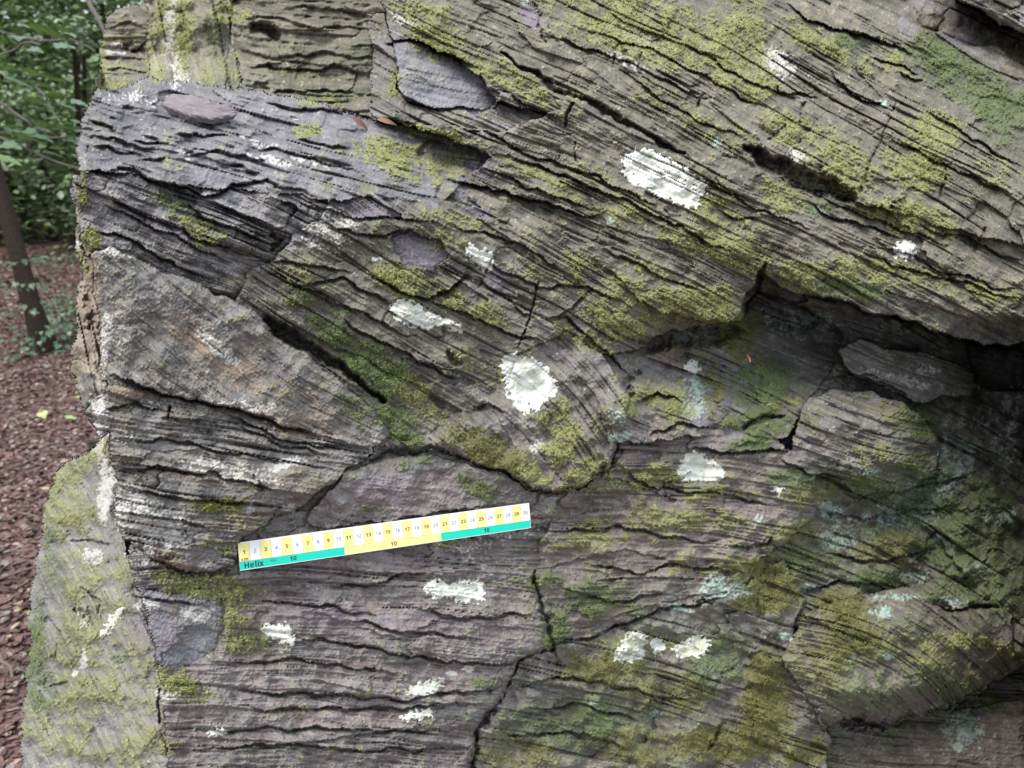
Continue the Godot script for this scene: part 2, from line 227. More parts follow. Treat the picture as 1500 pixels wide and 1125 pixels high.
# open cracks: depth mm, then x, y, half-width px along the line
func crack_list() -> Array:
	return [
	[34, 733,80,2, 780,106,3, 820,134,5, 850,147,6, 900,171,4, 950,201,3, 1000,226,2.5], [20, 838,154,3, 832,170,3.5, 828,186,2.5],
	[60, 1092,220,5, 1130,240,9, 1165,258,14, 1205,272,16, 1250,288,6], [9, 1315,150,1.2, 1306,172,1.6, 1298,190,1.2, 1285,216,2, 1276,232,1.4, 1271,250,2, 1261,286,3],
	[10, 1031,138,1.6, 1025,162,2], [10, 1146,180,1.6, 1130,206,2], [10, 788,8,2, 795,40,2, 801,62,2], [10, 940,80,2, 937,108,2, 952,122,1.6],
	[55, 388,464,4, 415,484,8, 450,508,7, 500,538,5, 560,585,3], [14, 794,406,0.8, 786,425,1.2, 783,440,1.7, 776,462,1.2, 771,480,1.5, 760,512,0.8],
	[24, 654,518,4, 664,528,6, 672,530,3], [26, 545,672,4, 590,664,6, 632,655,4, 660,664,2], [12, 660,664,2, 740,692,2, 800,723,2.5, 850,712,2.2, 890,684,2.5, 906,650,3],
	[17, 784,838,1.6, 790,880,2.6, 805,920,3.4, 811,946,2.4, 762,968,1.6, 745,1000,2.2, 736,1020,3.4, 702,1070,3, 690,1125,4, 680,1250,4],
	[34, 1122,384,2, 1106,420,4, 1090,452,4], [16, 248,598,2, 250,613,2], [18, 398,344,3, 408,352,4, 399,366,3], [40, 372,44,6, 392,46,9, 404,52,5],
	[22, 1372,884,5, 1390,893,5], [22, 1425,887,4, 1456,894,4], [22, 1094,628,5, 1130,610,5], [16, 925,575,4, 920,560,5, 935,545,5], [45, 945,508,8, 1005,494,13, 1072,488,11],
	[16, 188,68,5, 208,70,7], [10, 120,398,4, 128,440,5, 138,480,6], [12, 126,360,4, 128,392,5], [12, 1040,1100,3, 1060,1060,3], [10, 115,890,5, 130,900,7, 135,912,4], [8, 205,800,4, 250,835,4, 330,842,5, 350,838,3],
	[9, 840,210,1.6, 850,235,1.6], [8, 1180,150,1.6, 1170,180,1.8], [8, 905,60,1.4, 900,100,1.6], [9, 1385,250,1.6, 1378,290,1.8], [8, 1440,330,1.6, 1430,370,1.6], [6, 720,380,1, 712,396,1.4, 700,420,1], [8, 812,950,2, 815,975,2],
	[14, 1230,1060,5, 1262,1054,8, 1290,1064,6], [10, 235,1010,2, 232,1060,2],
	]

# moss: x, y, rx, ry, tilt, density, kind (0 yellow olive, 1 green, 2 dark olive)
func moss_list() -> PackedFloat32Array:
	return PackedFloat32Array([
	960,45,130,42,15,.95,0, 1080,70,50,55,10,.9,0, 1110,120,30,30,0,.8,0, 900,15,110,20,8,.8,0, 650,62,48,26,20,.95,0, 690,90,40,14,30,.8,0, 765,128,45,18,32,.7,0, 620,20,60,14,10,.6,0,
	1165,192,45,20,27,.8,0, 1215,70,70,16,28,.8,0, 1240,62,22,10,10,1,1, 1400,110,62,32,30,1,1, 1450,145,60,26,22,1,1, 1485,185,40,30,10,.7,1, 1365,75,30,26,30,.9,1, 1330,100,40,14,25,.6,0,
	1370,190,34,26,10,.9,0, 1340,242,45,30,10,.95,0, 1250,252,40,34,20,.8,0, 1205,215,30,26,10,.75,0, 1330,318,70,24,15,.85,0, 1150,195,40,18,25,.7,0, 1060,312,60,26,30,.75,0, 1090,372,62,24,20,.9,0, 1022,442,62,26,0,1,0, 980,462,40,18,0,.9,0,
	1180,402,50,20,10,.9,0, 1300,402,110,18,4,.8,0, 1235,420,60,14,10,.9,1, 1430,425,60,14,10,.5,0, 1450,260,40,30,0,.4,0, 1060,200,40,24,30,.5,0, 980,150,50,20,30,.5,0, 1150,290,40,20,20,.8,0, 1200,300,26,16,0,.7,1,
	580,226,64,20,5,.95,0, 640,242,38,26,20,.9,0, 610,254,60,14,10,.7,0, 640,196,52,10,12,.95,0, 450,190,20,11,0,1,0, 560,180,30,6,6,.6,1, 660,320,80,8,18,.5,0, 860,300,60,12,24,.6,0, 790,255,50,8,24,.6,0, 880,260,40,10,24,.5,0, 930,300,60,14,24,.6,0, 1000,350,40,16,26,.7,0,
	258,300,38,14,30,.85,1, 292,330,38,16,36,.8,0, 133,346,13,16,0,1.2,0, 122,280,7,26,0,1,0, 120,390,6,18,0,.7,0,
	600,412,56,20,12,.9,0, 645,432,30,14,15,.9,0, 560,390,30,8,10,.6,0, 545,532,76,24,35,1.1,1, 490,492,42,14,35,1,1, 600,572,60,20,35,1,0, 575,602,42,24,45,1,1, 520,602,26,14,45,.8,1, 640,470,30,10,30,.6,0, 470,440,50,8,28,.7,1, 430,440,30,8,28,.7,1, 420,400,30,8,20,.5,0, 590,640,30,14,30,.9,1,
	850,420,60,22,20,.6,0, 885,400,62,14,25,.7,0, 900,470,50,20,20,.85,0, 855,492,40,16,30,.7,0, 722,462,30,14,20,.6,0, 760,400,40,10,20,.5,0, 930,430,40,14,20,.7,0, 960,400,50,14,24,.7,0, 700,540,40,16,30,.5,0, 640,350,30,14,10,.5,0, 690,330,30,10,20,.5,0,
	725,662,52,20,18,.95,2, 820,640,28,46,0,.95,0, 860,692,46,18,-24,.8,0, 775,692,36,16,20,.85,0, 680,640,40,16,10,.6,2, 800,610,20,16,0,.7,0, 870,650,20,40,15,.5,0,
	955,582,42,18,-10,.8,0, 990,594,30,24,0,.8,0, 960,700,60,14,0,.7,0, 1050,722,60,12,4,.6,0, 1120,560,46,42,0,1,1, 1110,620,50,18,0,.9,1, 1100,652,34,10,0,.9,1, 1085,500,26,40,0,.8,2, 1130,585,40,14,0,.9,0, 1040,560,20,40,0,.7,2,
	325,742,36,12,0,1,2, 330,800,40,10,8,.8,0, 305,858,66,18,8,.95,0, 345,892,24,16,0,.8,0, 362,942,36,16,10,.9,0, 350,915,30,24,20,.7,0, 262,1000,34,18,15,.95,0, 285,1020,20,12,0,.8,0, 700,716,30,12,35,.9,1, 545,746,20,6,0,.8,1, 590,680,60,8,-5,.4,1, 250,1090,30,14,0,.6,0,
	900,776,70,24,0,.55,0, 1000,830,60,14,0,.6,0, 890,978,66,20,0,.85,2, 812,920,18,30,0,.8,1, 940,942,60,12,0,.6,0, 1130,852,50,26,20,1.1,2, 1118,884,40,14,0,1,2, 1230,892,42,26,0,.95,2, 1250,932,36,36,0,.95,2, 1120,1030,34,60,0,1.1,2, 1100,1084,42,26,0,1,2, 1040,1092,42,20,0,.95,2, 1176,1100,30,20,0,.9,2, 980,1010,60,30,0,.6,2, 930,1090,60,30,0,.6,2, 1020,1000,30,26,0,.5,1,
	1360,752,62,30,0,.85,1, 1400,804,82,24,0,.8,1, 1300,850,52,14,0,.75,1, 1455,722,40,36,0,.7,1, 1480,802,40,46,0,.75,1, 1350,690,36,36,20,.75,1, 1425,942,52,10,8,.7,0, 1280,664,40,18,15,.6,0, 1350,622,30,26,0,.8,1, 1470,870,50,30,0,.7,1, 1190,780,50,16,0,.6,2, 1210,720,50,14,0,.6,2, 1260,780,50,14,0,.6,1, 1350,960,80,20,20,.5,0, 1300,1010,60,20,20,.45,1, 1440,1030,20,14,0,.7,1, 1160,700,40,12,0,.7,1,
	700,860,60,8,0,.4,1, 640,790,40,10,-6,.6,0, 600,800,40,10,-4,.4,1, 780,850,40,12,0,.6,1, 820,800,60,10,0,.5,0, 700,1000,40,6,0,.5,1, 560,1015,40,6,0,.4,0, 430,1040,40,6,0,.5,0,
	1180,820,50,24,0,.75,1, 1290,720,50,26,10,.7,1, 1420,860,60,30,0,.75,1, 1330,800,60,26,0,.6,2, 1200,960,40,40,0,.6,2, 1380,1000,60,20,20,.6,1, 860,1060,80,40,0,.6,1, 760,1100,60,24,0,.55,2, 1060,960,40,30,0,.7,1, 1010,760,80,14,0,.6,0, 870,880,60,20,0,.6,1, 1440,560,30,20,0,.4,2, 1300,600,60,14,15,.55,2,
	235,30,16,60,5,.9,0, 268,52,14,66,0,1,0, 300,104,16,18,0,.9,0, 335,18,26,16,0,.9,0, 318,60,24,26,0,.6,1, 165,122,22,9,0,1,0, 185,100,30,8,0,.7,0, 150,90,6,40,0,.9,0, 190,56,22,6,0,.7,0, 225,95,12,24,0,.9,0, 450,108,60,5,0,.5,0, 525,140,40,10,0,.7,1, 420,40,30,10,0,.5,0, 330,90,20,24,0,.5,0, 520,60,20,40,0,.4,1, 480,150,50,8,0,.6,0, 575,120,10,20,0,.7,0,
	140,662,30,10,-35,1,0, 95,710,22,34,20,1,0, 110,780,40,40,0,.55,0, 75,820,12,50,0,.7,1, 55,935,12,50,5,1.1,1, 150,830,40,30,0,.45,0, 120,880,60,40,0,.45,0, 130,1000,60,50,0,.55,0, 90,1060,50,50,0,.55,0, 180,1090,40,40,0,.4,0, 60,1010,20,30,0,.8,1, 176,965,14,6,0,.8,1, 210,1000,20,60,0,.35,0, 165,818,14,5,-25,.8,1, 100,760,20,14,0,.7,0,
	])

# pale crusts: x, y, rx, ry, tilt, density, kind (0 white, 1 pale blue-green, 2 rust, 3 yellow, 4 violet-blue)
func crust_list() -> PackedFloat32Array:
	return PackedFloat32Array([
	1350,722,60,26,-10,.8,1, 1395,680,30,40,20,.8,1, 1330,755,60,18,0,.8,1, 1150,468,40,22,20,.7,1, 1200,472,30,14,0,.6,1, 1060,862,34,18,-10,.95,1, 1018,585,18,30,0,.95,1, 908,640,16,8,0,1,1, 1080,868,20,10,0,.9,1, 1410,1068,30,30,0,.9,1, 1225,790,24,14,10,1,1, 1340,846,22,8,0,.9,1, 1380,790,30,8,10,.9,1, 1240,935,6,6,0,1,1, 1450,680,40,40,0,.5,1, 1250,770,50,20,0,.5,1, 1000,890,30,8,-10,.6,1, 1310,875,40,6,0,.8,1, 1215,748,16,14,0,1,1, 1050,210,10,6,30,1,1, 1205,310,14,5,20,.9,1, 1290,150,14,4,15,.9,1, 895,325,8,6,0,1,1, 770,0,8,6,0,1,1, 910,605,14,10,0,.9,1, 1250,965,8,5,0,1,1, 1290,900,14,8,0,.9,1, 1400,880,20,8,0,.9,1, 1180,860,16,8,0,.9,1, 1470,760,26,14,0,.8,1, 1300,960,8,6,0,1,1, 1430,830,24,10,0,.8,1, 1150,930,10,6,0,1,1, 960,1040,10,6,0,1,1, 870,1030,8,5,0,1,1, 1270,690,18,8,0,.8,1, 1110,760,12,8,0,.8,1,
	318,505,36,9,38,.95,0, 155,500,8,40,0,1,0, 175,490,24,12,0,.8,0, 205,482,14,8,0,.9,0, 330,690,60,12,10,.9,0, 230,770,50,26,20,.85,0, 190,740,26,24,0,.85,0, 415,680,26,8,-10,1,0, 145,620,10,50,0,1,0, 155,720,10,40,0,1,0, 350,595,30,8,10,.7,0, 220,594,16,4,0,.9,0, 385,596,14,6,10,.9,0, 362,745,8,8,0,1.2,0, 425,742,12,5,0,1.1,0, 210,810,20,20,30,.9,0, 215,886,16,8,0,1,0, 290,900,22,10,0,.9,0, 300,880,20,6,0,.8,0, 255,1020,24,8,10,.9,0, 500,775,40,8,0,.6,0, 170,72,12,7,0,1.2,0, 250,30,8,40,10,1,0, 262,100,12,30,0,.8,0, 338,62,4,12,10,1.2,0, 150,365,40,5,15,.8,0, 215,145,50,8,5,.6,0, 400,235,40,5,15,.6,0, 270,225,10,8,20,.8,0, 560,650,20,8,30,.6,0, 785,650,14,12,0,.8,0, 1140,95,26,18,30,1,0, 1170,225,20,12,20,.6,0, 940,55,40,10,20,.6,0, 920,90,30,10,25,.6,0, 590,25,20,8,30,.8,0, 480,340,40,22,20,.6,0, 495,320,30,14,10,.6,0, 660,955,5,3,0,1.2,0, 685,980,9,4,0,1.2,0, 800,1130,10,4,0,1,0, 660,985,8,3,0,1.2,0, 1420,620,30,10,0,.5,0, 1480,620,20,50,0,.5,0, 1340,560,30,6,15,.7,0, 1360,545,20,8,10,.6,0, 1290,545,30,5,20,.6,0, 1015,595,8,6,0,1,0, 730,775,60,20,0,.35,0, 690,790,30,30,0,.4,0, 545,1070,4,4,0,1,0, 170,640,30,12,0,.4,0, 120,905,6,20,0,.5,0, 138,815,12,12,0,.9,0, 120,965,4,14,0,1,0, 110,985,4,4,0,1,0, 450,235,30,4,15,.6,0, 380,210,30,4,15,.5,0,
	320,520,80,24,35,.7,2, 440,590,70,20,40,.5,2, 130,470,14,50,0,.9,2, 130,375,12,30,0,.8,2, 190,575,40,8,8,.9,2, 300,700,60,10,8,.5,2, 420,625,60,12,20,.6,2, 235,815,40,12,20,1,2, 985,520,30,16,0,.7,2, 350,760,50,12,0,.5,2, 250,890,16,6,0,.7,2, 380,700,40,20,0,.4,2, 1210,20,40,8,28,.5,2, 700,410,30,26,0,.4,4, 735,410,20,20,0,.6,4, 700,245,20,12,20,.8,4, 540,310,50,10,10,.6,4, 245,340,60,12,25,.5,4, 540,820,120,20,-5,.4,4, 620,910,90,20,4,.4,4, 470,900,60,30,4,.5,4, 540,720,60,20,0,.5,4, 1085,1025,10,30,0,.9,4, 780,25,20,12,30,.8,4, 810,530,30,40,0,.3,4, 1060,590,20,16,0,.8,4, 1020,610,20,12,0,.8,4, 220,930,50,30,0,.5,4, 1400,60,40,12,10,.6,4, 255,1080,50,10,0,.4,2,
	])

func lichen_list() -> Array:
	return [
	["large elongated white lichen on the upper slab", [910,228, 925,222, 945,215, 965,222, 985,235, 1005,245, 1015,255, 1035,265, 1038,285, 1025,290, 1027,303, 1010,306, 985,295, 965,290, 945,275, 925,272, 912,255]],
	["", [677,360, 690,355, 700,362, 720,368, 727,385, 722,401, 705,398, 690,385, 680,375]],
	["tapering white lichen streak along the beds", [568,446, 590,436, 605,440, 625,455, 655,465, 675,475, 682,492, 665,487, 640,478, 630,485, 610,482, 590,476, 577,468]],
	["round white lichen with scalloped edge on the fold hinge", [731,525, 750,516, 770,517, 787,529, 805,538, 812,555, 820,565, 815,580, 800,591, 790,603, 770,607, 755,598, 742,580, 737,560]],
	["white lichen below the ruler", [616,866, 625,852, 640,849, 655,855, 680,850, 711,849, 713,870, 705,885, 690,880, 675,885, 660,876, 640,877]],
	["", [379,920, 390,910, 405,915, 420,910, 433,930, 430,946, 415,943, 395,938]],
	["", [895,962, 905,945, 920,925, 940,919, 949,935, 945,965, 925,972, 900,971]],
	["", [951,940, 965,929, 976,938, 973,956, 957,962]],
	["", [984,946, 1005,935, 1025,927, 1043,940, 1035,960, 1005,968, 988,962]],
	["", [988,690, 1000,670, 1015,657, 1035,668, 1055,680, 1069,695, 1050,706, 1020,705, 1000,706]],
	["", [1304,360, 1320,352, 1341,354, 1342,375, 1325,384, 1309,376]],
	["", [588,1010, 610,1000, 640,992, 656,995, 645,1010, 620,1022, 600,1021]],
	["", [584,1050, 600,1040, 641,1037, 635,1050, 610,1056, 590,1058]],
	["", [1126,715, 1140,709, 1151,715, 1145,728, 1130,725]],
	["", [1003,531, 1020,524, 1029,540, 1015,551, 1002,545]],
	["", [142,932, 160,905, 178,884, 184,892, 170,915, 154,937]],
	["", [298,1070, 330,1064, 337,1077, 305,1080]],
	["", [540,378, 558,372, 560,382, 545,386]],
	]

# ---------------------------------------------------------------- rock builder
var xs := PackedFloat32Array()
var ys := PackedFloat32Array()
var nx := 0
var ny := 0
var ids := PackedByteArray()
var lich := PackedByteArray()
var wx := PackedFloat32Array()
var wy := PackedFloat32Array()
var relief := PackedFloat32Array()
var edge := PackedFloat32Array()
var moss := PackedFloat32Array()
var mkind := PackedByteArray()
var crust: Array = []
var depth := PackedFloat32Array()
var pos := PackedVector3Array()

const MX := 10
const MY := -190
const MW := 1720
const MH := 1550
func blur(src: PackedFloat32Array, ok: PackedByteArray, R: int) -> PackedFloat32Array:
	var a := src.duplicate()
	var b := src.duplicate()
	for pass_no in 2:
		var across := pass_no == 0
		var n := nx if across else ny
		var m := ny if across else nx
		var st := 1 if across else nx
		var ln := nx if across else 1
		for j in m:
			var o := j * ln
			var sum := 0.0
			var cnt := 0
			for i in range(-R, n):
				if i + R < n:
					var q := o + (i + R) * st
					if ok[ids[q]]: sum += a[q]; cnt += 1
				if i - R - 1 >= 0:
					var q := o + (i - R - 1) * st
					if ok[ids[q]]: sum -= a[q]; cnt -= 1
				if i >= 0 and cnt > 0 and ok[ids[o + i * st]]: b[o + i * st] = sum / cnt
		a = b.duplicate()
	return a

func raster(map: PackedByteArray, poly: Array, v: int) -> void:
	var n := poly.size() / 2
	var y0 := 1e9
	var y1 := -1e9
	for i in n:
		y0 = minf(y0, poly[i * 2 + 1]); y1 = maxf(y1, poly[i * 2 + 1])
	for yy in range(maxi(MY, int(floor(y0))), mini(MY + MH - 1, int(ceil(y1))) + 1):
		var cuts := PackedFloat32Array()
		var y := yy + 0.5
		for i in n:
			var ax: float = poly[i * 2]; var ay: float = poly[i * 2 + 1]
			var bx: float = poly[(i * 2 + 2) % (n * 2)]; var by: float = poly[(i * 2 + 3) % (n * 2)]
			if (ay <= y) != (by <= y): cuts.append(ax + (y - ay) / (by - ay) * (bx - ax))
		cuts.sort()
		for c in range(0, cuts.size() - 1, 2):
			for xx in range(maxi(MX, int(cuts[c])), mini(MX + MW - 1, int(cuts[c + 1])) + 1):
				map[(yy - MY) * MW + xx - MX] = v

func col_range(a: PackedFloat32Array, lo: float, hi: float) -> Vector2i:
	return Vector2i(a.bsearch(lo), mini(a.bsearch(hi), a.size()))

func paint_line(pts: PackedVector3Array, reach: float, is_crack: bool, h: float, du: float, dd: float) -> void:
	var lo := Vector2(1e9, 1e9)
	var hi := Vector2(-1e9, -1e9)
	for p in pts:
		lo = lo.min(Vector2(p.x, p.y)); hi = hi.max(Vector2(p.x, p.y))
	var cx := col_range(xs, lo.x - reach, hi.x + reach)
	var cy := col_range(ys, lo.y - reach, hi.y + reach)
	var w := cx.y - cx.x
	if w <= 0 or cy.y <= cy.x: return
	var best := PackedFloat32Array()
	best.resize(w * (cy.y - cy.x)); best.fill(1e9)
	var sg := PackedFloat32Array()
	sg.resize(best.size())
	var par := PackedFloat32Array()
	par.resize(best.size())
	var total := 0.0
	for i in pts.size() - 1: total += Vector2(pts[i + 1].x - pts[i].x, pts[i + 1].y - pts[i].y).length()
	var run := 0.0
	for i in pts.size() - 1:
		var a := Vector2(pts[i].x, pts[i].y)
		var b := Vector2(pts[i + 1].x, pts[i + 1].y)
		var d := b - a
		var L := maxf(d.length(), 0.01)
		var sx := col_range(xs, minf(a.x, b.x) - reach, maxf(a.x, b.x) + reach)
		var sy := col_range(ys, minf(a.y, b.y) - reach, maxf(a.y, b.y) + reach)
		for r in range(sy.x, sy.y):
			for c in range(sx.x, sx.y):
				var q := r * nx + c
				var px := wx[q] - a.x
				var py := wy[q] - a.y
				var t := clampf((px * d.x + py * d.y) / (L * L), 0.0, 1.0)
				var ex := px - d.x * t
				var ey := py - d.y * t
				var dist := sqrt(ex * ex + ey * ey)
				var k := (r - cy.x) * w + c - cx.x
				if dist < best[k]:
					best[k] = dist
					sg[k] = d.x * py - d.y * px
					par[k] = (run + t * L) / total if not is_crack else lerpf(pts[i].z, pts[i + 1].z, t)
		run += L
	for r in range(cy.x, cy.y):
		for c in range(cx.x, cx.y):
			var k := (r - cy.x) * w + c - cx.x
			var d := best[k]
			if d > reach: continue
			var q := r * nx + c
			if is_crack:
				var jag := gnoise.get_noise_2d(xs[c] * 0.16, ys[r] * 0.16)
				if h > 0.019: jag *= 0.25
				var u := d / maxf(par[k] * (1.0 + 1.1 * jag), 0.45)
				relief[q] += h * (0.8 + 0.8 * jag) * exp(-u * u * u)
			else:
				var e := clampf(minf(par[k], 1.0 - par[k]) * 5.0, 0.0, 1.0)
				if sg[k] < 0.0: relief[q] -= h * e * 0.55 * exp(-d / du)
				else: relief[q] += h * e * (0.4 * exp(-d / dd) + 0.9 * exp(-d * d / 12.0))

func paint_blobs(list: PackedFloat32Array, nzz: FastNoiseLite, amount: Array, kinds: int) -> void:
	for b in range(0, list.size(), 7):
		var bx := list[b]; var by := list[b + 1]; var rx := list[b + 2] * 1.25; var ry := list[b + 3] * 1.25
		var ca := cos(deg_to_rad(list[b + 4])); var sa := sin(deg_to_rad(list[b + 4]))
		var den := list[b + 5]; var kind := int(list[b + 6])
		var m := maxf(rx, ry) * 1.25
		var cx := col_range(xs, bx - m, bx + m)
		var cy := col_range(ys, by - m, by + m)
		for r in range(cy.x, cy.y):
			for c in range(cx.x, cx.y):
				var q := r * nx + c
				var dx := wx[q] - bx
				var dy := wy[q] - by
				var u := (dx * ca + dy * sa) / rx
				var v := (-dx * sa + dy * ca) / ry
				var e := u * u + v * v
				if e < 1.5:
					var val := den * clampf(1.2 - e * 0.8, 0.0, 1.0)
					if kinds == 0:
						if val > moss[q]:
							moss[q] = val; mkind[q] = kind
					elif val > amount[kind][q]: amount[kind][q] = val

func rock() -> void:
	var x := 12.0
	while x < 1500.0:
		xs.append(x); x += 1.4
	while x < 1715.0:
		xs.append(x); x += 6.0
	var y := -180.0
	while y < -2.0:
		ys.append(y); y += 6.0
	while y < 1127.0:
		ys.append(y); y += 1.4
	while y < 1345.0:
		ys.append(y); y += 6.0
	nx = xs.size(); ny = ys.size()
	var N := nx * ny
	ids.resize(N); lich.resize(N); wx.resize(N); wy.resize(N); relief.resize(N); edge.resize(N); moss.resize(N); mkind.resize(N); depth.resize(N); pos.resize(N)
	for i in 5:
		var a := PackedFloat32Array()
		a.resize(N)
		crust.append(a)
	var blocks := block_list()
	var map := PackedByteArray()
	map.resize(MW * MH)
	for i in blocks.size(): raster(map, blocks[i].poly, i + 1)
	var lmap := PackedByteArray()
	lmap.resize(MW * MH)
	var lichens := lichen_list()
	for i in lichens.size(): raster(lmap, lichens[i][1], i + 1)
	var n1 := noise(11, 0.018, 4)
	var n2 := noise(12, 0.018, 4)
	var n3 := noise(13, 0.11, 3)
	for r in ny:
		var py := ys[r]
		for c in nx:
			var px := xs[c]
			var q := r * nx + c
			var a := px + n1.get_noise_2d(px, py) * 8.0
			var b := py + n2.get_noise_2d(px, py) * 8.0
			wx[q] = a; wy[q] = b
			var mx := clampi(int(a) - MX, 0, MW - 1)
			var my := clampi(int(b) - MY, 0, MH - 1)
			ids[q] = map[my * MW + mx]
			if ids[q] > 0 and px > 130:
				var g := n3.get_noise_2d(px, py) * 9.0
				var g2 := n3.get_noise_2d(px + 500.0, py) * 9.0
				lich[q] = lmap[clampi(int(py + g2) - MY, 0, MH - 1) * MW + clampi(int(px + g) - MX, 0, MW - 1)]
	for q in range(nx, N):
		if ids[q] == 1:
			if ids[q - nx] > 1: ids[q] = ids[q - nx]
			elif ids[q - 1] > 1: ids[q] = ids[q - 1]
	for q in range(N - nx - 1, 0, -1):
		if ids[q] == 1: ids[q] = ids[q + 1] if ids[q + 1] > 1 else ids[q + nx]
	# base depth of every block, eased towards its neighbours where the rock is continuous
	var planes := []
	for B in blocks:
		var P: Array = B.pl
		var e1 := Vector3(P[0], P[1], 1.0 / P[2])
		var e2 := Vector3(P[3], P[4], 1.0 / P[5])
		var e3 := Vector3(P[6], P[7], 1.0 / P[8])
		var nn := (e2 - e1).cross(e3 - e1)
		planes.append(Vector3(e1.z + nn.x / nn.z * e1.x + nn.y / nn.z * e1.y, -nn.x / nn.z, -nn.y / nn.z))
	var own0 := PackedByteArray()
	own0.append(0)
	for B in blocks: own0.append(1 if B.o != 2 and not B.has("sk") else 0)
	for r in ny:
		for c in nx:
			var q := r * nx + c
			if ids[q] > 0:
				var g: Vector3 = planes[ids[q] - 1]
				depth[q] = 1.0 / clampf(g.x + g.y * xs[c] + g.z * ys[r], 0.55, 1.9)
	eased = blur(depth, own0, 32)
	for l in lip_list():
		var pts := PackedVector3Array()
		for i in range(3, l.size(), 2): pts.append(Vector3(l[i], l[i + 1], 0))
		paint_line(pts, maxf(l[1], l[2]) * 2.2, false, l[0] * 0.0014, l[1], l[2])
	for l in crack_list():
		var pts := PackedVector3Array()
		for i in range(1, l.size(), 3): pts.append(Vector3(l[i], l[i + 1], l[i + 2]))
		paint_line(pts, 24.0, true, l[0] * 0.001, 0, 0)
	paint_blobs(moss_list(), n1, [], 0)
	paint_blobs(crust_list(), n1, crust, 5)
	# distance to the block's edge
	for r in ny:
		for c in nx:
			var q := r * nx + c
			if r == 0 or c == 0 or ids[q] != ids[q - 1] or ids[q] != ids[q - nx]: edge[q] = 0.0
			else: edge[q] = minf(minf(edge[q - 1], edge[q - nx]) + 1.4, minf(edge[q - nx - 1], edge[mini(q - nx + 1, N - 1)]) + 1.98)
	for r in range(ny - 1, -1, -1):
		for c in range(nx - 1, -1, -1):
			var q := r * nx + c
			if r == ny - 1 or c == nx - 1: continue
			if ids[q] != ids[q + 1] or ids[q] != ids[q + nx]: edge[q] = 0.0
			else: edge[q] = minf(edge[q], minf(minf(edge[q + 1], edge[q + nx]) + 1.4, minf(edge[q + nx + 1], edge[q + nx - 1]) + 1.98))
	var owners := [
		thing("rock_outcrop", "layered grey and mossy rock outcrop with folded beds and white lichen", "rock"),
		thing("standing_rock", "moss streaked rock standing behind the grey ledge of the outcrop", "rock"),
		thing("boulder", "smooth moss filmed boulder face standing at the outcrop's foot beside leaf litter", "boulder")]
	var cols := PackedColorArray()
	cols.resize(N)
	var nl := noise(21, 0.011, 3)
	var nm := noise(22, 0.045, 3)
	var nf := noise(23, 0.17, 3)
	var nw := noise(24, 0.008, 2)
	var nb := noise(25, 1.0, 1)
	var nt := noise(26, 0.016, 3)
	var nk := noise(27, 0.030, 1, FastNoiseLite.TYPE_CELLULAR)
	nk.cellular_return_type = FastNoiseLite.RETURN_CELL_VALUE
	nk.cellular_jitter = 1.1
	for bi in blocks.size():
		var B: Dictionary = blocks[bi]
		var soft: float = B.get("soft", 0.0)
		var bx0 := 1e9; var bx1 := -1e9; var by0 := 1e9; var by1 := -1e9
		var poly: Array = B.poly
		for i in range(0, poly.size(), 2):
			bx0 = minf(bx0, poly[i]); bx1 = maxf(bx1, poly[i])
			by0 = minf(by0, poly[i + 1]); by1 = maxf(by1, poly[i + 1])
		var cx := (maxf(bx0, 0) + minf(bx1, 1500)) * 0.5
		var cy := (maxf(by0, 0) + minf(by1, 1125)) * 0.5
		var ca := cos(deg_to_rad(B.a)); var sa := sin(deg_to_rad(B.a))
		var kk: float = B.get("k", 0.0)
		var pc: float = B.pc; var ac: float = B.ac * 0.001
		var pm: float = B.pm * 0.68; var am: float = B.am * 0.001
		var af: float = B.af * 0.001; var lump: float = B.lump * 0.001
		var er: float = B.er * 0.001
		var film: float = B.get("film", 0.12)
		var keep: bool = B.has("keep")
		var so := bi * 317
		var rx := col_range(xs, bx0 - 16, bx1 + 16)
		var ry := col_range(ys, by0 - 16, by1 + 16)
		for r in range(ry.x, ry.y):
			var py := ys[r]
			for c in range(rx.x, rx.y):
				var q := r * nx + c
				if ids[q] != bi + 1: continue
				var px := xs[c]
				var z := lerpf(depth[q], eased[q], soft)
				var dx := px - cx
				var dy := py - cy
				var t := dx * ca + dy * sa
				var low := nl.get_noise_2d(px, py)
				var mid := nm.get_noise_2d(px, py)
				var fine := nf.get_noise_2d(px, py)
				var s := -dx * sa + dy * ca + 0.5 * kk * t * t
				s += nw.get_noise_2d(t * 0.35 + so, s * 0.6) * 9.0 + nm.get_noise_2d(t * 0.12, s * 0.3 + so) * 1.8 + fine * 0.45
				var streak := nf.get_noise_2d(t * 0.10 + so, s * 0.75)
				var chip := nk.get_noise_2d(t * 0.22 + mid * 3.0, s * 0.9 + so)
				var chip2 := nk.get_noise_2d(t * 0.9 + 300.0, s * 2.6 + so)
				# thick beds
				var sc := s / pc + nb.get_noise_2d(s * 0.05 + so, t * 0.0012) * 0.6
				var i := int(floor(sc))
				var f := sc - i
				var len := pc * (3.0 + 5.0 * hash01(i, so))
				var tj := t / len + hash01(i, 7 + so) * 10.0 + (f - 0.5) * 0.1
				var j := int(floor(tj))
				var gap := absf(tj - roundf(tj)) * len
				var hc := hash01(i * 31 + j, so + 3) - 0.5
				var open := clampf(0.5 + 1.6 * nt.get_noise_2d(t * 0.28 + i * 97.0, i * 53.0 + so), 0.0, 1.3)
				var u := minf(f, 1.0 - f) * pc / 1.9
				var d := -hc * 1.5 * ac + ac * 1.1 * open * open * exp(-u * u) - chip * ac * 0.7 - chip2 * am * 0.5 * clampf(0.6 + 1.5 * low, 0.1, 1.2)
				d += ac * 0.6 * exp(-gap * gap / 3.0) * open
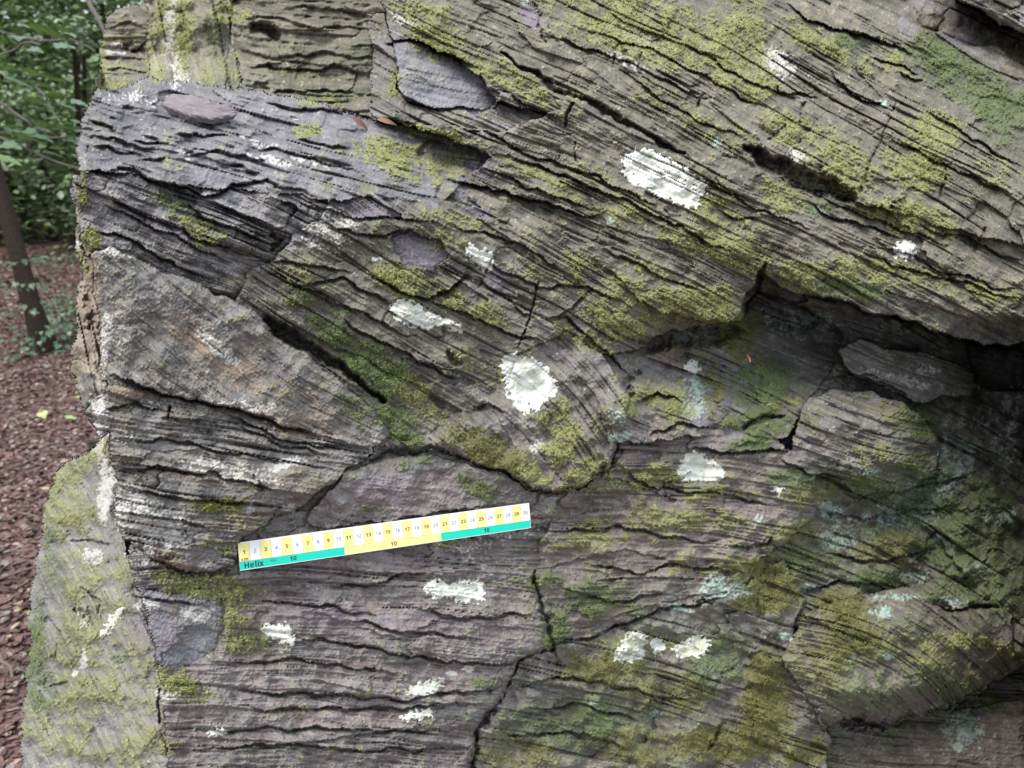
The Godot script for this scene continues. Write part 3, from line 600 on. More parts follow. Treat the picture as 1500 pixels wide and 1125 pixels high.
				d += ac * 0.8 * (f - 0.5) * (f - 0.5)
				# thin beds
				var sm := s / pm + nb.get_noise_2d(s * 0.06 + so, t * 0.0015 + 50.0) * 1.3
				var i2 := int(floor(sm))
				var f2 := sm - i2
				var show := clampf(0.5 + 1.9 * nt.get_noise_2d(px * 0.35 + 70.0, py * 0.35) + 0.9 * nt.get_noise_2d(t * 0.5 + i2 * 61.0, i2 * 29.0), 0.0, 1.2)
				var h2 := nt.get_noise_2d(t + i2 * 131.0, i2 * 77.0 + so)
				var u2 := minf(f2, 1.0 - f2) * pm / 1.7
				d += show * 0.72 * (-h2 * 1.5 * am + am * 1.0 * exp(-u2 * u2) + am * 0.8 * (f2 - 0.3))
				# laminae
				var sf := s / 6.5 + mid * 0.6
				var f3: float = sf - floorf(sf)
				d += af * (f3 - 0.5) * clampf(0.7 + 1.6 * mid, 0.0, 1.4) - streak * 0.45 * am
				# lumps and grain
				d += -low * lump * 2.3 - mid * lump * 0.35 - fine * 0.0009
				var mo := moss[q]
				var cover := mo * 0.86 + 0.62 * mid + (0.5 if B.o != 2 else 0.2) * fine + 0.35 * low + 0.25 * streak
				var e := edge[q]
				d += er * exp(-e / 5.0)
				d += relief[q]
				if cover > 0.45: d -= 0.0012 * clampf((cover - 0.45) * 4.0, 0.0, 1.0) * (1.0 + fine)
				z += d
				depth[q] = z
				pos[q] = at(px, py, z)
				# base colour
				var w := clampf(0.5 + 0.9 * low + 0.5 * mid + 0.5 * (hash01(i2, so + 5) - 0.5), 0.0, 1.0)
				# stone colours run into each other raggedly where blocks meet
				var kb: Dictionary = B
				if not keep:
					var qq := ids[clampi(r + int(nm.get_noise_2d(px * 0.4 + 900.0, py * 0.4) * 70.0 + fine * 14.0), 0, ny - 1) * nx + clampi(c + int(nm.get_noise_2d(px * 0.4, py * 0.4 + 900.0) * 70.0), 0, nx - 1)]
					if qq > 0 and blocks[qq - 1].o == B.o and not blocks[qq - 1].has("keep"): kb = blocks[qq - 1]
				film = kb.get("film", 0.12)
				var ca1: Color = kb.c1
				var col := ca1.lerp(kb.c2, w)
				var tone := 1.0 + 0.22 * fine + 0.15 * mid + 0.38 * streak + 0.12 * chip + 0.22 * (hash01(i, so + 9) - 0.5) + 0.16 * (hash01(i2, so + 11) - 0.5)
				tone *= 0.84 + 0.32 * hash01(int(px * 0.9), int(py * 0.9))
				col = col * tone
				var k4: float = crust[4][q] + 0.5 * mid + 0.4 * fine
				if k4 > 0.35: col = col.lerp(Color(0.2, 0.165, 0.215), clampf((k4 - 0.35) * 2.5, 0, 0.75))
				var k2: float = crust[2][q] + 0.6 * mid + 0.4 * fine
				if k2 > 0.35: col = col.lerp(RUST * tone, clampf((k2 - 0.35) * 2.5, 0, 0.8))
				# thin algal film, patchy
				var fl := film + 0.9 * mo + 0.7 * low + 0.55 * mid + 0.35 * fine
				if fl > 0.46: col = col.lerp((Color(0.20, 0.21, 0.09) if mkind[q] != 1 and not (mo < 0.1 and kb.has("fg")) else Color(0.125, 0.155, 0.08)) * tone, clampf((fl - 0.46) * 1.15, 0, 0.7))
				var k0: float = crust[0][q] + 0.55 * mid + 0.75 * fine
				if k0 > 0.5: col = col.lerp(Color(0.55, 0.53, 0.51), clampf((k0 - 0.5) * 3.5, 0, 0.85))
				elif fine > 0.52 and mid > 0.05: col = col.lerp(Color(0.5, 0.5, 0.49), 0.55)
				var k1: float = crust[1][q] + 0.7 * mid + 0.75 * fine
				if k1 > 0.62: col = col.lerp(Color(0.40, 0.50, 0.46), clampf((k1 - 0.62) * 3.5, 0, 0.85))
				if cover > 0.45:
					var mc := (Color(0.235, 0.24, 0.10) if mkind[q] == 0 else (Color(0.115, 0.14, 0.06) if mkind[q] == 1 else Color(0.13, 0.125, 0.045))) * (1.0 + 0.4 * fine)
					col = col.lerp(mc, clampf((cover - 0.45) * (1.8 if B.o != 2 else 0.9), 0.0, 0.75 if B.o != 2 else 0.5))
				col.a = 1.0
				cols[q] = col
				edge[q] = e if cover <= 0.36 or mo < 0.15 else -cover   # keep the cover for the tufts
	for bi in blocks.size():
		for pass_no in int(blocks[bi].get("sm", 0)):
			var src := depth.duplicate()
			for r in range(1, ny - 1):
				for c in range(1, nx - 1):
					var q := r * nx + c
					if ids[q] != bi + 1: continue
					var sum := src[q] * 2.0
					var w := 2.0
					for dq in [-1, 1, -nx, nx]:
						if ids[q + dq] == bi + 1: sum += src[q + dq]; w += 1.0
					depth[q] = sum / w
					pos[q] = at(xs[c], ys[r], depth[q])
	# meshes
	own_of.clear()
	own_of.append(9)
	for B in blocks: own_of.append(B.o)
	var norms := PackedVector3Array()
	norms.resize(N)
	var stone := vmat(0.78, 0.42)
	var bump := NoiseTexture2D.new()
	bump.width = 512; bump.height = 512; bump.seamless = true
	bump.noise = noise(41, 0.03, 5)
	stone.heightmap_enabled = true
	stone.heightmap_texture = bump
	stone.heightmap_scale = 0.12
	stone.uv1_triplanar = true
	stone.uv1_world_triplanar = true
	stone.uv1_scale = Vector3(14, 14, 14)
	var lmat := vmat(0.95, 0.2)
	var tuft := tuft_mesh()
	var tmat := vmat(0.9, 0.2)
	tmat.backlight_enabled = true
	tmat.backlight = Color(0.20, 0.21, 0.07)
	for bi in blocks.size():
		var B: Dictionary = blocks[bi]
		var poly: Array = B.poly
		var bx0 := 1e9; var bx1 := -1e9; var by0 := 1e9; var by1 := -1e9
		for i in range(0, poly.size(), 2):
			bx0 = minf(bx0, poly[i]); bx1 = maxf(bx1, poly[i])
			by0 = minf(by0, poly[i + 1]); by1 = maxf(by1, poly[i + 1])
		var rx := col_range(xs, bx0 - 16, bx1 + 16)
		var ry := col_range(ys, by0 - 16, by1 + 16)
		var vv := PackedVector3Array(); var vn := PackedVector3Array(); var vc := PackedColorArray(); var ix := PackedInt32Array()
		var W := rx.y - rx.x
		var id := PackedInt32Array()
		id.resize(W * (ry.y - ry.x)); id.fill(-1)
		var tr := []
		var tc := PackedColorArray()
		var vq := PackedInt32Array()
		var me := bi + 1
		var mo_ := own_of[me]
		for r in range(ry.x, ry.y):
			for c in range(rx.x, rx.y):
				var q := r * nx + c
				if ids[q] != me: continue
				var p := pos[q]
				var l := pos[q - 1] if c > 0 and own_of[ids[q - 1]] == mo_ else p
				var rr := pos[q + 1] if c < nx - 1 and own_of[ids[q + 1]] == mo_ else p
				var uu := pos[q - nx] if r > 0 and own_of[ids[q - nx]] == mo_ else p
				var dn := pos[q + nx] if r < ny - 1 and own_of[ids[q + nx]] == mo_ else p
				var n := (rr - l).cross(uu - dn)
				n = n.normalized() if n.length_squared() > 1e-14 else cam_basis.z
				norms[q] = n
				id[(r - ry.x) * W + c - rx.x] = vv.size()
				vv.append(p); vn.append(n); vc.append(cols[q]); vq.append(q)
				if edge[q] < 0.0 and lich[q] == 0:
					var area := 1.0 if xs[c] < 1500.0 and ys[r] > -2.0 and ys[r] < 1127.0 else 10.0
					if rng.randf() < 0.8 * area * clampf((-edge[q] - 0.42) * 1.25, 0.015, 0.85) * (1.0 if B.o != 2 or mkind[q] == 1 else 0.06):
						var a := rng.randf() * TAU
						var up := (n + Vector3(0, 0.35, 0) + Vector3(rng.randf() - 0.5, rng.randf() - 0.5, rng.randf() - 0.5) * 0.9).normalized()
						var sd := up.cross(Vector3(cos(a), 0.13, sin(a))).normalized()
						var sz := (0.5 + 1.3 * pow(rng.randf(), 2.0)) * 0.0012 * (0.8 + 0.5 * clampf(-edge[q] - 0.4, 0, 1))
						tr.append(Transform3D(Basis(sd, up, sd.cross(up)) * sz, p - n * 0.0006))
						var k: float = clampf(0.5 + 0.7 * nm.get_noise_2d(xs[c] * 0.8, ys[r] * 0.8) + (rng.randf() - 0.5) * 0.5, 0, 1)
						var mc: Color
						if mkind[q] == 0: mc = Color(0.19, 0.205, 0.075).lerp(Color(0.43, 0.455, 0.185), k)
						elif mkind[q] == 1: mc = Color(0.09, 0.13, 0.05).lerp(Color(0.26, 0.31, 0.12), k)
						else: mc = Color(0.09, 0.092, 0.03).lerp(Color(0.23, 0.23, 0.075), k)
						tc.append(mc)
		# skirts at the block's edges run back into the mass behind
		var sk := {}
		var ext := {}
		for r in range(ry.x, ry.y - 1):
			for c in range(rx.x, rx.y - 1):
				var k := (r - ry.x) * W + c - rx.x
				var q0 := r * nx + c
				var ia := ids[q0]; var ib := ids[q0 + 1]; var ie := ids[q0 + nx + 1]; var idd := ids[q0 + nx]
				if ia != me and ib != me and ie != me and idd != me: continue
				if not (ia == me and ib == me and ie == me and idd == me) and own_of[ia] == mo_ and own_of[ib] == mo_ and own_of[ie] == mo_ and own_of[idd] == mo_:
					if maxi(maxi(ia, ib), maxi(ie, idd)) != me: continue
					var quad := []
					for qq in [q0, q0 + 1, q0 + nx + 1, q0 + nx]:
						if ids[qq] == me: quad.append(id[(qq / nx - ry.x) * W + qq % nx - rx.x])
						else:
							if not ext.has(qq):
								ext[qq] = vv.size()
								var nq := norms[qq]
								vv.append(pos[qq]); vn.append(nq if nq != Vector3.ZERO else cam_basis.z); vc.append(cols[qq]); vq.append(qq)
							quad.append(ext[qq])
					for t in [0, 1, 3, 1, 2, 3]: ix.append(quad[t])
					continue
				var a := id[k]; var b := id[k + 1]; var d := id[k + W]; var e := id[k + W + 1]
				if a >= 0 and b >= 0 and d >= 0 and e >= 0:
					ix.append(a); ix.append(b); ix.append(d); ix.append(b); ix.append(e); ix.append(d)
				else:
					var loop := PackedInt32Array()
					for m in [a, b, e, d]:
						if m >= 0: loop.append(m)
					if loop.size() == 3:
						ix.append(loop[0]); ix.append(loop[1]); ix.append(loop[2])
					if loop.size() >= 2:
						var pairs := [[loop[0], loop[1]]] if loop.size() == 2 else ([[loop[0], loop[2]]] if a >= 0 and e >= 0 and (b < 0 or d < 0) else [[loop[0], loop[2]]])
						if loop.size() == 3:
							if a < 0: pairs = [[d, b]]
							elif b < 0: pairs = [[a, e]]
							elif e < 0: pairs = [[b, d]]
							else: pairs = [[e, a]]
						for pr in pairs:
							var s0: int = skirt(pr[0], sk, vv, vn, vc, vq[pr[0]])
							var s1: int = skirt(pr[1], sk, vv, vn, vc, vq[pr[1]])
							var a0: int = pr[0]
							var a1: int = pr[1]
							for ring in SIDE:
								ix.append(a0); ix.append(s1 + ring); ix.append(s0 + ring); ix.append(a0); ix.append(a1); ix.append(s1 + ring)
								a0 = s0 + ring
								a1 = s1 + ring
		if ix.is_empty(): continue
		var o := part(B.n, arrays_mesh(vv, vn, vc, ix), stone, owners[B.o])
		if tr.size() > 20: scatter("moss", tuft, tmat, tr, tc, o)
		B.node = o
	# lichens: crusts a millimetre thick on the stone
	for li in lichens.size():
		var poly: Array = lichens[li][1]
		var bx0 := 1e9; var bx1 := -1e9; var by0 := 1e9; var by1 := -1e9
		for i in range(0, poly.size(), 2):
			bx0 = minf(bx0, poly[i]); bx1 = maxf(bx1, poly[i])
			by0 = minf(by0, poly[i + 1]); by1 = maxf(by1, poly[i + 1])
		var rx := col_range(xs, bx0 - 12, bx1 + 12)
		var ry := col_range(ys, by0 - 12, by1 + 12)
		var vv := PackedVector3Array(); var vc := PackedColorArray(); var ix := PackedInt32Array()
		var W := rx.y - rx.x
		var id := PackedInt32Array()
		id.resize(W * (ry.y - ry.x)); id.fill(-1)
		var owner_block := 0
		for r in range(ry.x, ry.y):
			for c in range(rx.x, rx.y):
				var q := r * nx + c
				if lich[q] != li + 1: continue
				owner_block = ids[q]
				var inside := lich[q - 1] == li + 1 and lich[q + 1] == li + 1 and lich[q - nx] == li + 1 and lich[q + nx] == li + 1
				var f := nf.get_noise_2d(xs[c] * 1.3, ys[r] * 1.3)
				var g := nm.get_noise_2d(xs[c], ys[r])
				# a gap where the crust has flaked
				if inside and f + g * 0.8 > 0.95: continue
				id[(r - ry.x) * W + c - rx.x] = vv.size()
				var lift := (0.0012 + 0.0004 * f + 0.0001 * hash01(c, r)) if inside else -0.0002
				vv.append(pos[q] - ray(xs[c], ys[r]) * lift)
				var col := Color(0.70, 0.705, 0.68).lerp(Color(0.47, 0.50, 0.40), clampf((0.65 if li in [6, 8, 11, 15] else 0.18) - 1.0 * g + 0.5 * f, 0, 1)) * (0.9 + 0.15 * hash01(r, c))
				col.a = 1.0
				vc.append(col)
		for r in range(0, ry.y - ry.x - 1):
			for c in range(0, W - 1):
				var k := r * W + c
				var a := id[k]; var b := id[k + 1]; var d := id[k + W]; var e := id[k + W + 1]
				if a >= 0 and b >= 0 and d >= 0: ix.append(a); ix.append(b); ix.append(d)
				if b >= 0 and e >= 0 and d >= 0: ix.append(b); ix.append(e); ix.append(d)
		if ix.size() < 30 or owner_block == 0: continue
		var st := SurfaceTool.new()
		st.create_from_arrays(arrays_mesh(vv, PackedVector3Array(), vc, ix).surface_get_arrays(0))
		st.generate_normals()
		part("lichen", st.commit(), lmat, blocks[owner_block - 1].node, Vector3.ZERO, lichens[li][0])
	rock_foot(owners[0], blocks, 0, stone)
	rock_foot(owners[2], blocks, 2, stone)
	# the mass behind the faces: a closed body that carries the blocks
	for own in 3:
		core(own, blocks, owners[own], stone)

# the rock's side: broken beds running back from the edge of the face
const SIDE := 9
var side_noise: FastNoiseLite
var own_of := PackedByteArray()
var eased := PackedFloat32Array()
func skirt(v: int, sk: Dictionary, vv: PackedVector3Array, vn: PackedVector3Array, vc: PackedColorArray, q: int) -> int:
	if not sk.has(v):
		if side_noise == null: side_noise = noise(93, 9.0, 4)
		sk[v] = vv.size()
		var me := own_of[ids[q]]
		var c := q % nx
		var r := q / nx
		var out := Vector2.ZERO
		for a in range(-6, 7):
			for b in range(-6, 7):
				var cc: int = c + a
				var rr: int = r + b
				if cc < 0 or rr < 0 or cc >= nx or rr >= ny or own_of[ids[rr * nx + cc]] != me: out += Vector2(a, b)
		out = out.normalized()
		for ring in SIDE:
			var f := (ring + 1.0) / SIDE
			var z := maxf(lerpf(depth[q] + 0.012, eased[q] + 0.04, minf(1.0, f * 2.0)), depth[q] + 0.012 + 0.04 * f) + 0.30 * f * f
			var w := side_noise.get_noise_3d(xs[c] * 0.004, ys[r] * 0.012, z)
			var push := 1.9 if ring == 0 else -f * 26.0 - 16.0 * f * (w + 0.5)
			vv.append(at(xs[c] + out.x * push, ys[r] + out.y * push, z))
			vn.append((vn[v] * (1.0 - f) + cam_basis * Vector3(out.x, -out.y, 0.3)).normalized())
			var col := vc[v].lerp(BROWN * (1.15 + 0.9 * w), f)
			col.a = 1.0
			vc.append(col)
	return sk[v]

func rock_foot(parent: Node3D, blocks: Array, own: int, m: Material) -> void:
	var nz := noise(91, 5.0, 4)
	var top := []
	for c in range(0, nx, 8):
		var q := (ny - 1) * nx + c
		if ids[q] > 0 and blocks[ids[q] - 1].o == own and not blocks[ids[q] - 1].has("sk"): top.append(pos[q])
	if top.size() < 3: return
	var vv := PackedVector3Array(); var vc := PackedColorArray(); var ix := PackedInt32Array()
	top.append(top[-1] + Vector3(0.05, 0, -0.8)); top.push_front(top[0] + Vector3(-0.03, 0, -0.8))
	var rows := 40
	for k in rows + 1:
		var f := float(k) / rows
		for p in top:
			var v: Vector3 = p
			v.y = lerpf(p.y, -0.08, f)
			v.z += 0.02 * f
			var w := nz.get_noise_3d(v.x, v.y * 2.5, v.z)
			v.z += w * 0.08 * minf(1.0, f * 4.0) - 0.01
			vv.append(v)
			var col := BROWN * (1.0 + 0.5 * w)
			col.a = 1.0
			vc.append(col)
	var n := top.size()
	for r in rows:
		for c in n - 1:
			var k := r * n + c
			for t in [k, k + 1, k + n, k + 1, k + n + 1, k + n]: ix.append(t)
	var st := SurfaceTool.new()
	st.create_from_arrays(arrays_mesh(vv, PackedVector3Array(), vc, ix).surface_get_arrays(0))
	st.generate_normals()
	part("rock_foot", st.commit(), m, parent)

func core(own: int, blocks: Array, parent: Node3D, m: Material) -> void:
	var stp := 9
	var gw := (nx - 1) / stp + 1
	var gh := (ny - 1) / stp + 1
	var zf := PackedFloat32Array()
	zf.resize(gw * gh); zf.fill(-1)
	for r in gh:
		for c in gw:
			var best := -1.0
			var okay := true
			for rr in range(maxi(r * stp - stp, 0), mini(r * stp + stp + 1, ny), 3):
				for cc in range(maxi(c * stp - stp, 0), mini(c * stp + stp + 1, nx), 3):
					var b := ids[rr * nx + cc]
					if b == 0 or blocks[b - 1].o != own or blocks[b - 1].has("sk"): okay = false
					else: best = maxf(best, depth[rr * nx + cc])
			if okay: zf[r * gw + c] = best + 0.02
	var vv := PackedVector3Array(); var vc := PackedColorArray(); var ix := PackedInt32Array()
	var id := PackedInt32Array()
	id.resize(gw * gh); id.fill(-1)
	var back := cam_basis * Vector3(0, 0, -1)
	back = Vector3(back.x, 0, back.z).normalized()
	for r in gh:
		for c in gw:
			if zf[r * gw + c] < 0: continue
			id[r * gw + c] = vv.size()
			var p := at(xs[mini(c * stp, nx - 1)], ys[mini(r * stp, ny - 1)], zf[r * gw + c])
			vv.append(p); vv.append(p + back * (0.55 if own == 0 else 0.3))
			vc.append(BROWN); vc.append(BROWN)
	for r in gh - 1:
		for c in gw - 1:
			var k := r * gw + c
			var q := [id[k], id[k + 1], id[k + gw + 1], id[k + gw]]
			if q.min() < 0: continue
			for t in [0, 1, 3, 1, 2, 3]: ix.append(q[t])
			for t in [0, 3, 1, 1, 3, 2]: ix.append(q[t] + 1)
			var nb := [k - gw, k + 1, k + gw, k - 1]
			for s in 4:
				var rr: int = r + [-1, 0, 1, 0][s]
				var cc: int = c + [0, 1, 0, -1][s]
				var open: bool = rr < 0 or cc < 0 or rr >= gh - 1 or cc >= gw - 1
				if not open:
					var kk: int = rr * gw + cc
					open = [id[kk], id[kk + 1], id[kk + gw + 1], id[kk + gw]].min() < 0
				if open:
					var a: int = q[s]; var b: int = q[(s + 1) % 4]
					for t in [a, a + 1, b, b, a + 1, b + 1]: ix.append(t)
	if ix.size() == 0: return
	var st := SurfaceTool.new()
	st.create_from_arrays(arrays_mesh(vv, PackedVector3Array(), vc, ix).surface_get_arrays(0))
	st.generate_normals()
	part("rock_mass", st.commit(), m, parent)

func tuft_mesh() -> ArrayMesh:
	var vv := PackedVector3Array(); var vn := PackedVector3Array(); var ix := PackedInt32Array()
	var r := RandomNumberGenerator.new()
	r.seed = 5
	for i in 9:
		var a := TAU * i / 9.0 + r.randf() * 0.5
		var lean := 0.35 + 0.9 * r.randf()
		var d := Vector3(cos(a) * lean, 1.0, sin(a) * lean).normalized()
		var s := d.cross(Vector3.UP).normalized() * (0.16 + 0.1 * r.randf())
		var L := 0.7 + 0.6 * r.randf()
		var b := vv.size()
		var n := s.cross(d).normalized()
		if n.y < 0: n = -n
		vv.append(-s * 0.6); vv.append(s * 0.6); vv.append(d * L * 0.6 + s * 1.1); vv.append(d * L * 0.6 - s * 1.1); vv.append(d * L + Vector3(0, -0.15, 0))
		for k in 5: vn.append(n)
		for k in [0, 1, 2, 0, 2, 3, 3, 2, 4]: ix.append(b + k)
	var st := SurfaceTool.new()
	st.create_from_arrays(arrays_mesh(vv, vn, PackedColorArray(), ix).surface_get_arrays(0))
	st.generate_normals()
	return st.commit()

# ---------------------------------------------------------------- ruler
func ruler() -> void:
	var L := (at(348, 795, 0.715) + at(352, 836, 0.715)) * 0.5
	var R := (at(775, 737, 0.805) + at(778, 773, 0.805)) * 0.5
	var e1 := (R - L).normalized()
	var up := (at(348, 795, 0.715) - at(352, 836, 0.715)).normalized()
	var n := e1.cross(up).normalized()
	up = n.cross(e1)
	var t := thing("ruler", "white plastic ruler with yellow and green centimetre bands resting on the rock", "ruler", L)
	t.basis = Basis(e1, up, n)
	var len := (R - L).length()
	var cm := len / 30.05
	var H := 0.0268
	var white := mat(Color(0.84, 0.84, 0.85), 0.35)
	var yellow := mat(Color(0.86, 0.76, 0.30), 0.35)
	var green := mat(Color(0.0, 0.60, 0.46), 0.35)
	var grey := mat(Color(0.35, 0.35, 0.33), 0.5)
	var bm := BoxMesh.new()
	bm.size = Vector3(len, H, 0.0016)
	part("ruler_body", bm, white, t, Vector3(len / 2, 0, -0.0008))
	var cellm := BoxMesh.new()
	cellm.size = Vector3(cm * 0.985, H * 0.64, 0.0002)
	var cy := H * (0.5 - 0.045 - 0.32)
	for i in range(1, 31, 2):
		part("yellow_cell", cellm, yellow, t, Vector3((i - 0.5) * cm + 0.0002, cy, 0))
	var lm := BoxMesh.new()
	lm.size = Vector3(0.00018, H * 0.64, 0.0003)
	for i in range(1, 30): part("division_line", lm, grey, t, Vector3(i * cm + 0.0002, cy, 0.0001))
	var sm := BoxMesh.new()
	sm.size = Vector3(cm * 10.0, H * 0.285, 0.0002)
	for i in 3: part("colour_strip", sm, [green, yellow, green][i], t, Vector3((i * 10 + 5) * cm + 0.0002, H * (-0.5 + 0.022 + 0.1425), 0))
	var hm := BoxMesh.new()
	hm.size = Vector3(cm * 10.0, 0.00015, 0.0003)
	for i in 3: part("division_line", hm, grey, t, Vector3((i * 10 + 5) * cm + 0.0002, H * (-0.5 + 0.022 + 0.285), 0.0001))
	var brown := mat(Color(0.16, 0.09, 0.01), 0.5)
	var blue := mat(Color(0.16, 0.18, 0.42), 0.5)
	var black := mat(Color(0.01, 0.02, 0.02), 0.5)
	for i in range(1, 31):
		text(t, "numeral", str(i), 0.0044 if i % 2 else 0.0042, brown if i % 2 else blue, Vector3((i - 0.5) * cm + 0.0002, cy + H * 0.0, 0), i % 2 == 1)
	text(t, "lettering", "cm", 0.0040, brown, Vector3(cm * 0.52, H * -0.12, 0), true)
	for i in 3: text(t, "numeral", "10", 0.0050, black if i != 1 else brown, Vector3((i * 10 + 5.0) * cm, H * -0.335, 0), true)
	text(t, "lettering", "Helix", 0.0064, black, Vector3(cm * 1.3, H * -0.345, 0), true)
	text(t, "lettering", "RSA", 0.0026, mat(Color(0.0, 0.22, 0.18), 0.5), Vector3(cm * 3.15, H * -0.30, 0), false)

func text(parent: Node, called: String, s: String, h: float, m: Material, where: Vector3, bold: bool) -> void:
	var f := SystemFont.new()
	f.font_names = PackedStringArray(["Droid Sans"])
	f.font_weight = 700 if bold else 400
	var tm := TextMesh.new()
	tm.font = f
	tm.text = s
	tm.font_size = 32
	tm.pixel_size = h / 32.0 * 1.15
	tm.depth = 0.0002
	part(called, tm, m, parent, where + Vector3(0, 0, 0.00018))

# ---------------------------------------------------------------- small things on the rock
func stone_plate() -> void:
	# a flat flake lying on the ledge
	var a := at(240, 158, 0.80)
	var b := at(346, 172, 0.79)
	var e1 := (b - a).normalized()
	var nrm := (cam_basis.z * 0.45 + Vector3(0, 0.9, 0)).normalized()
	nrm = (nrm - e1 * nrm.dot(e1)).normalized()
	var e2 := nrm.cross(e1).normalized()
	var t := thing("loose_stone", "flat purple-brown stone flake lying loose on the grey rock ledge", "stone", a)
	var out := PackedVector2Array([Vector2(0.0, 0.006), Vector2(0.010, -0.012), Vector2(0.030, -0.017), Vector2(0.052, -0.020), Vector2(0.068, -0.017), Vector2(0.077, -0.006), Vector2(0.079, 0.006), Vector2(0.070, 0.016), Vector2(0.045, 0.021), Vector2(0.020, 0.024), Vector2(0.006, 0.016)])
	var st := SurfaceTool.new()
	st.begin(Mesh.PRIMITIVE_TRIANGLES)
	var nz := noise(77, 90.0, 4)
	var rings := [[0.88, 0.0], [0.96, 0.003], [1.02, 0.0065], [0.98, 0.0082], [0.9, 0.0088], [0.75, 0.009], [0.58, 0.0092], [0.4, 0.0093], [0.2, 0.0094]]
	var cen := Vector2(0.04, 0.001)
	var dense := PackedVector2Array()
	for i in out.size():
		for k in 6: dense.append(out[i].lerp(out[(i + 1) % out.size()], k / 6.0))
	var n := dense.size()
	var grid := []
	for rg in rings:
		var row := []
		for p in dense:
			var q: Vector2 = cen + (p - cen) * rg[0]
			var h: float = rg[1] - q.x * 0.06
			var v := e1 * q.x + e2 * q.y + nrm * h
			var w := nz.get_noise_3dv(v + Vector3(3, 1, 2))
			row.append(v + nrm * w * 0.0035 * (1.0 if rg[1] > 0.007 else 0.2) + (e1 * (q.x - cen.x) + e2 * (q.y - cen.y)).normalized() * w * 0.005)
		grid.append(row)
	var stone := vmat(0.8, 0.4)
	var cols := func(v: Vector3) -> Color:
		var w := nz.get_noise_3dv(v * 1.7)
		return Color(0.185, 0.16, 0.172) * (1.0 + 0.3 * w + 0.15 * hash01(int(v.x * 3000), int(v.z * 3000)))
	for i in rings.size() - 1:
		for j in n:
			var p0: Vector3 = grid[i][j]; var p1: Vector3 = grid[i][(j + 1) % n]; var p2: Vector3 = grid[i + 1][j]; var p3: Vector3 = grid[i + 1][(j + 1) % n]
			st.set_smooth_group(0 if i > 2 else -1)
			for v in [p0, p2, p1, p1, p2, p3]:
				st.set_color(cols.call(v)); st.add_vertex(v)
	var top := e1 * cen.x + nrm * (0.0094 - cen.x * 0.06)
	for j in n:
		for v in [grid[-1][j], top, grid[-1][(j + 1) % n]]:
			st.set_color(cols.call(v)); st.add_vertex(v)
	for j in n:
		for v in [grid[0][j], grid[0][(j + 1) % n], e1 * cen.x]:
			st.set_color(cols.call(v)); st.add_vertex(v)
	st.generate_normals()
	part("stone_flake", st.commit(), stone, t)

func leaf_mesh(lobes: bool, curl: float) -> ArrayMesh:
	# unit leaf along +z, face up
	var out := []
	if lobes:
		out = [[0, 0], [0.14, 0.02], [0.34, -0.04], [0.30, 0.16], [0.52, 0.30], [0.34, 0.40], [0.38, 0.62], [0.2, 0.60], [0.14, 0.82], [0, 1.0]]
	else:
		out = [[0, 0], [0.12, 0.08], [0.24, 0.26], [0.29, 0.45], [0.24, 0.65], [0.13, 0.84], [0, 1.0]]
	var vv := PackedVector3Array(); var vn := PackedVector3Array(); var ix := PackedInt32Array()
	var mid := []
	for k in out:
		mid.append(vv.size())
		vv.append(Vector3(0, -0.04 - curl * k[1] * k[1] * 0.5, k[1]))
		vv.append(Vector3(k[0], 0.1 * k[0] - curl * (k[1] * k[1] * 0.5 + k[0] * k[0] * 0.6), k[1]))
		vv.append(Vector3(-k[0], 0.1 * k[0] - curl * (k[1] * k[1] * 0.5 + k[0] * k[0] * 0.6), k[1]))
		for q in 3: vn.append(Vector3.UP)
	for i in out.size() - 1:
		var a: int = mid[i]; var b: int = mid[i + 1]
		for k in [a, a + 1, b, a + 1, b + 1, b, a, b, a + 2, a + 2, b, b + 2]: ix.append(k)
	var st := SurfaceTool.new()
	st.create_from_arrays(arrays_mesh(vv, vn, PackedColorArray(), ix).surface_get_arrays(0))
	st.generate_normals()
	return st.commit()

func rot(v: Vector3, yaw: float, tilt: float, roll: float, s: float) -> Transform3D:
	return Transform3D(Basis.from_euler(Vector3(tilt, yaw, roll)) * s, v)

func bits() -> void:
	var dead := mat(Color(0.17, 0.08, 0.055), 0.8)
	var spots := [[516, 172, 0.86, 0.019, 1.5, 0.1], [552, 175, 0.855, 0.021, 1.6, -0.2]]
	for i in 2:
		var s: Array = spots[i]
		var t := thing("dead_leaf", ["thin curled red-brown dead leaf at the back of the grey ledge", "broad crumpled red-brown dead leaf at the back of the grey ledge"][i], "leaf", at(s[0], s[1], s[2]), "dead leaves on the ledge")
		t.basis = rot(Vector3.ZERO, s[4], s[5] + 0.05, 0.5, s[3]).basis
		part("leaf_blade", leaf_mesh(false, 1.6 - i * 0.5), dead if i == 0 else mat(Color(0.23, 0.12, 0.085), 0.8), t)
		part("leaf_stalk", tube([Vector3(0, -0.04, 0.02), Vector3(0.05, 0.02, -0.2), Vector3(0.02, 0.08, -0.42)], [0.02, 0.016, 0.012], 6), dead, t)
	var w := thing("fallen_petal", "small whitish oval leaf caught on the mossy upper slab", "leaf", at(1297, 288, 0.885))
	w.basis = Basis.looking_at(-cam_basis.x + cam_basis.y * 0.5, cam_basis.z).scaled(Vector3.ONE * 0.014)
	part("leaf_blade", leaf_mesh(false, 0.3), mat(Color(0.6, 0.57, 0.58), 0.7), w)
	var nd := thing("pine_needle", "short orange-brown needle stuck on green moss below the overhang", "needle", at(1094, 520, 0.865))
	part("needle", tube([Vector3.ZERO, cam_basis.x * 0.003 - cam_basis.y * 0.004, cam_basis.x * 0.004 - cam_basis.y * 0.008], [0.0011, 0.0013, 0.0007], 6), mat(Color(0.36, 0.13, 0.07), 0.6), nd)

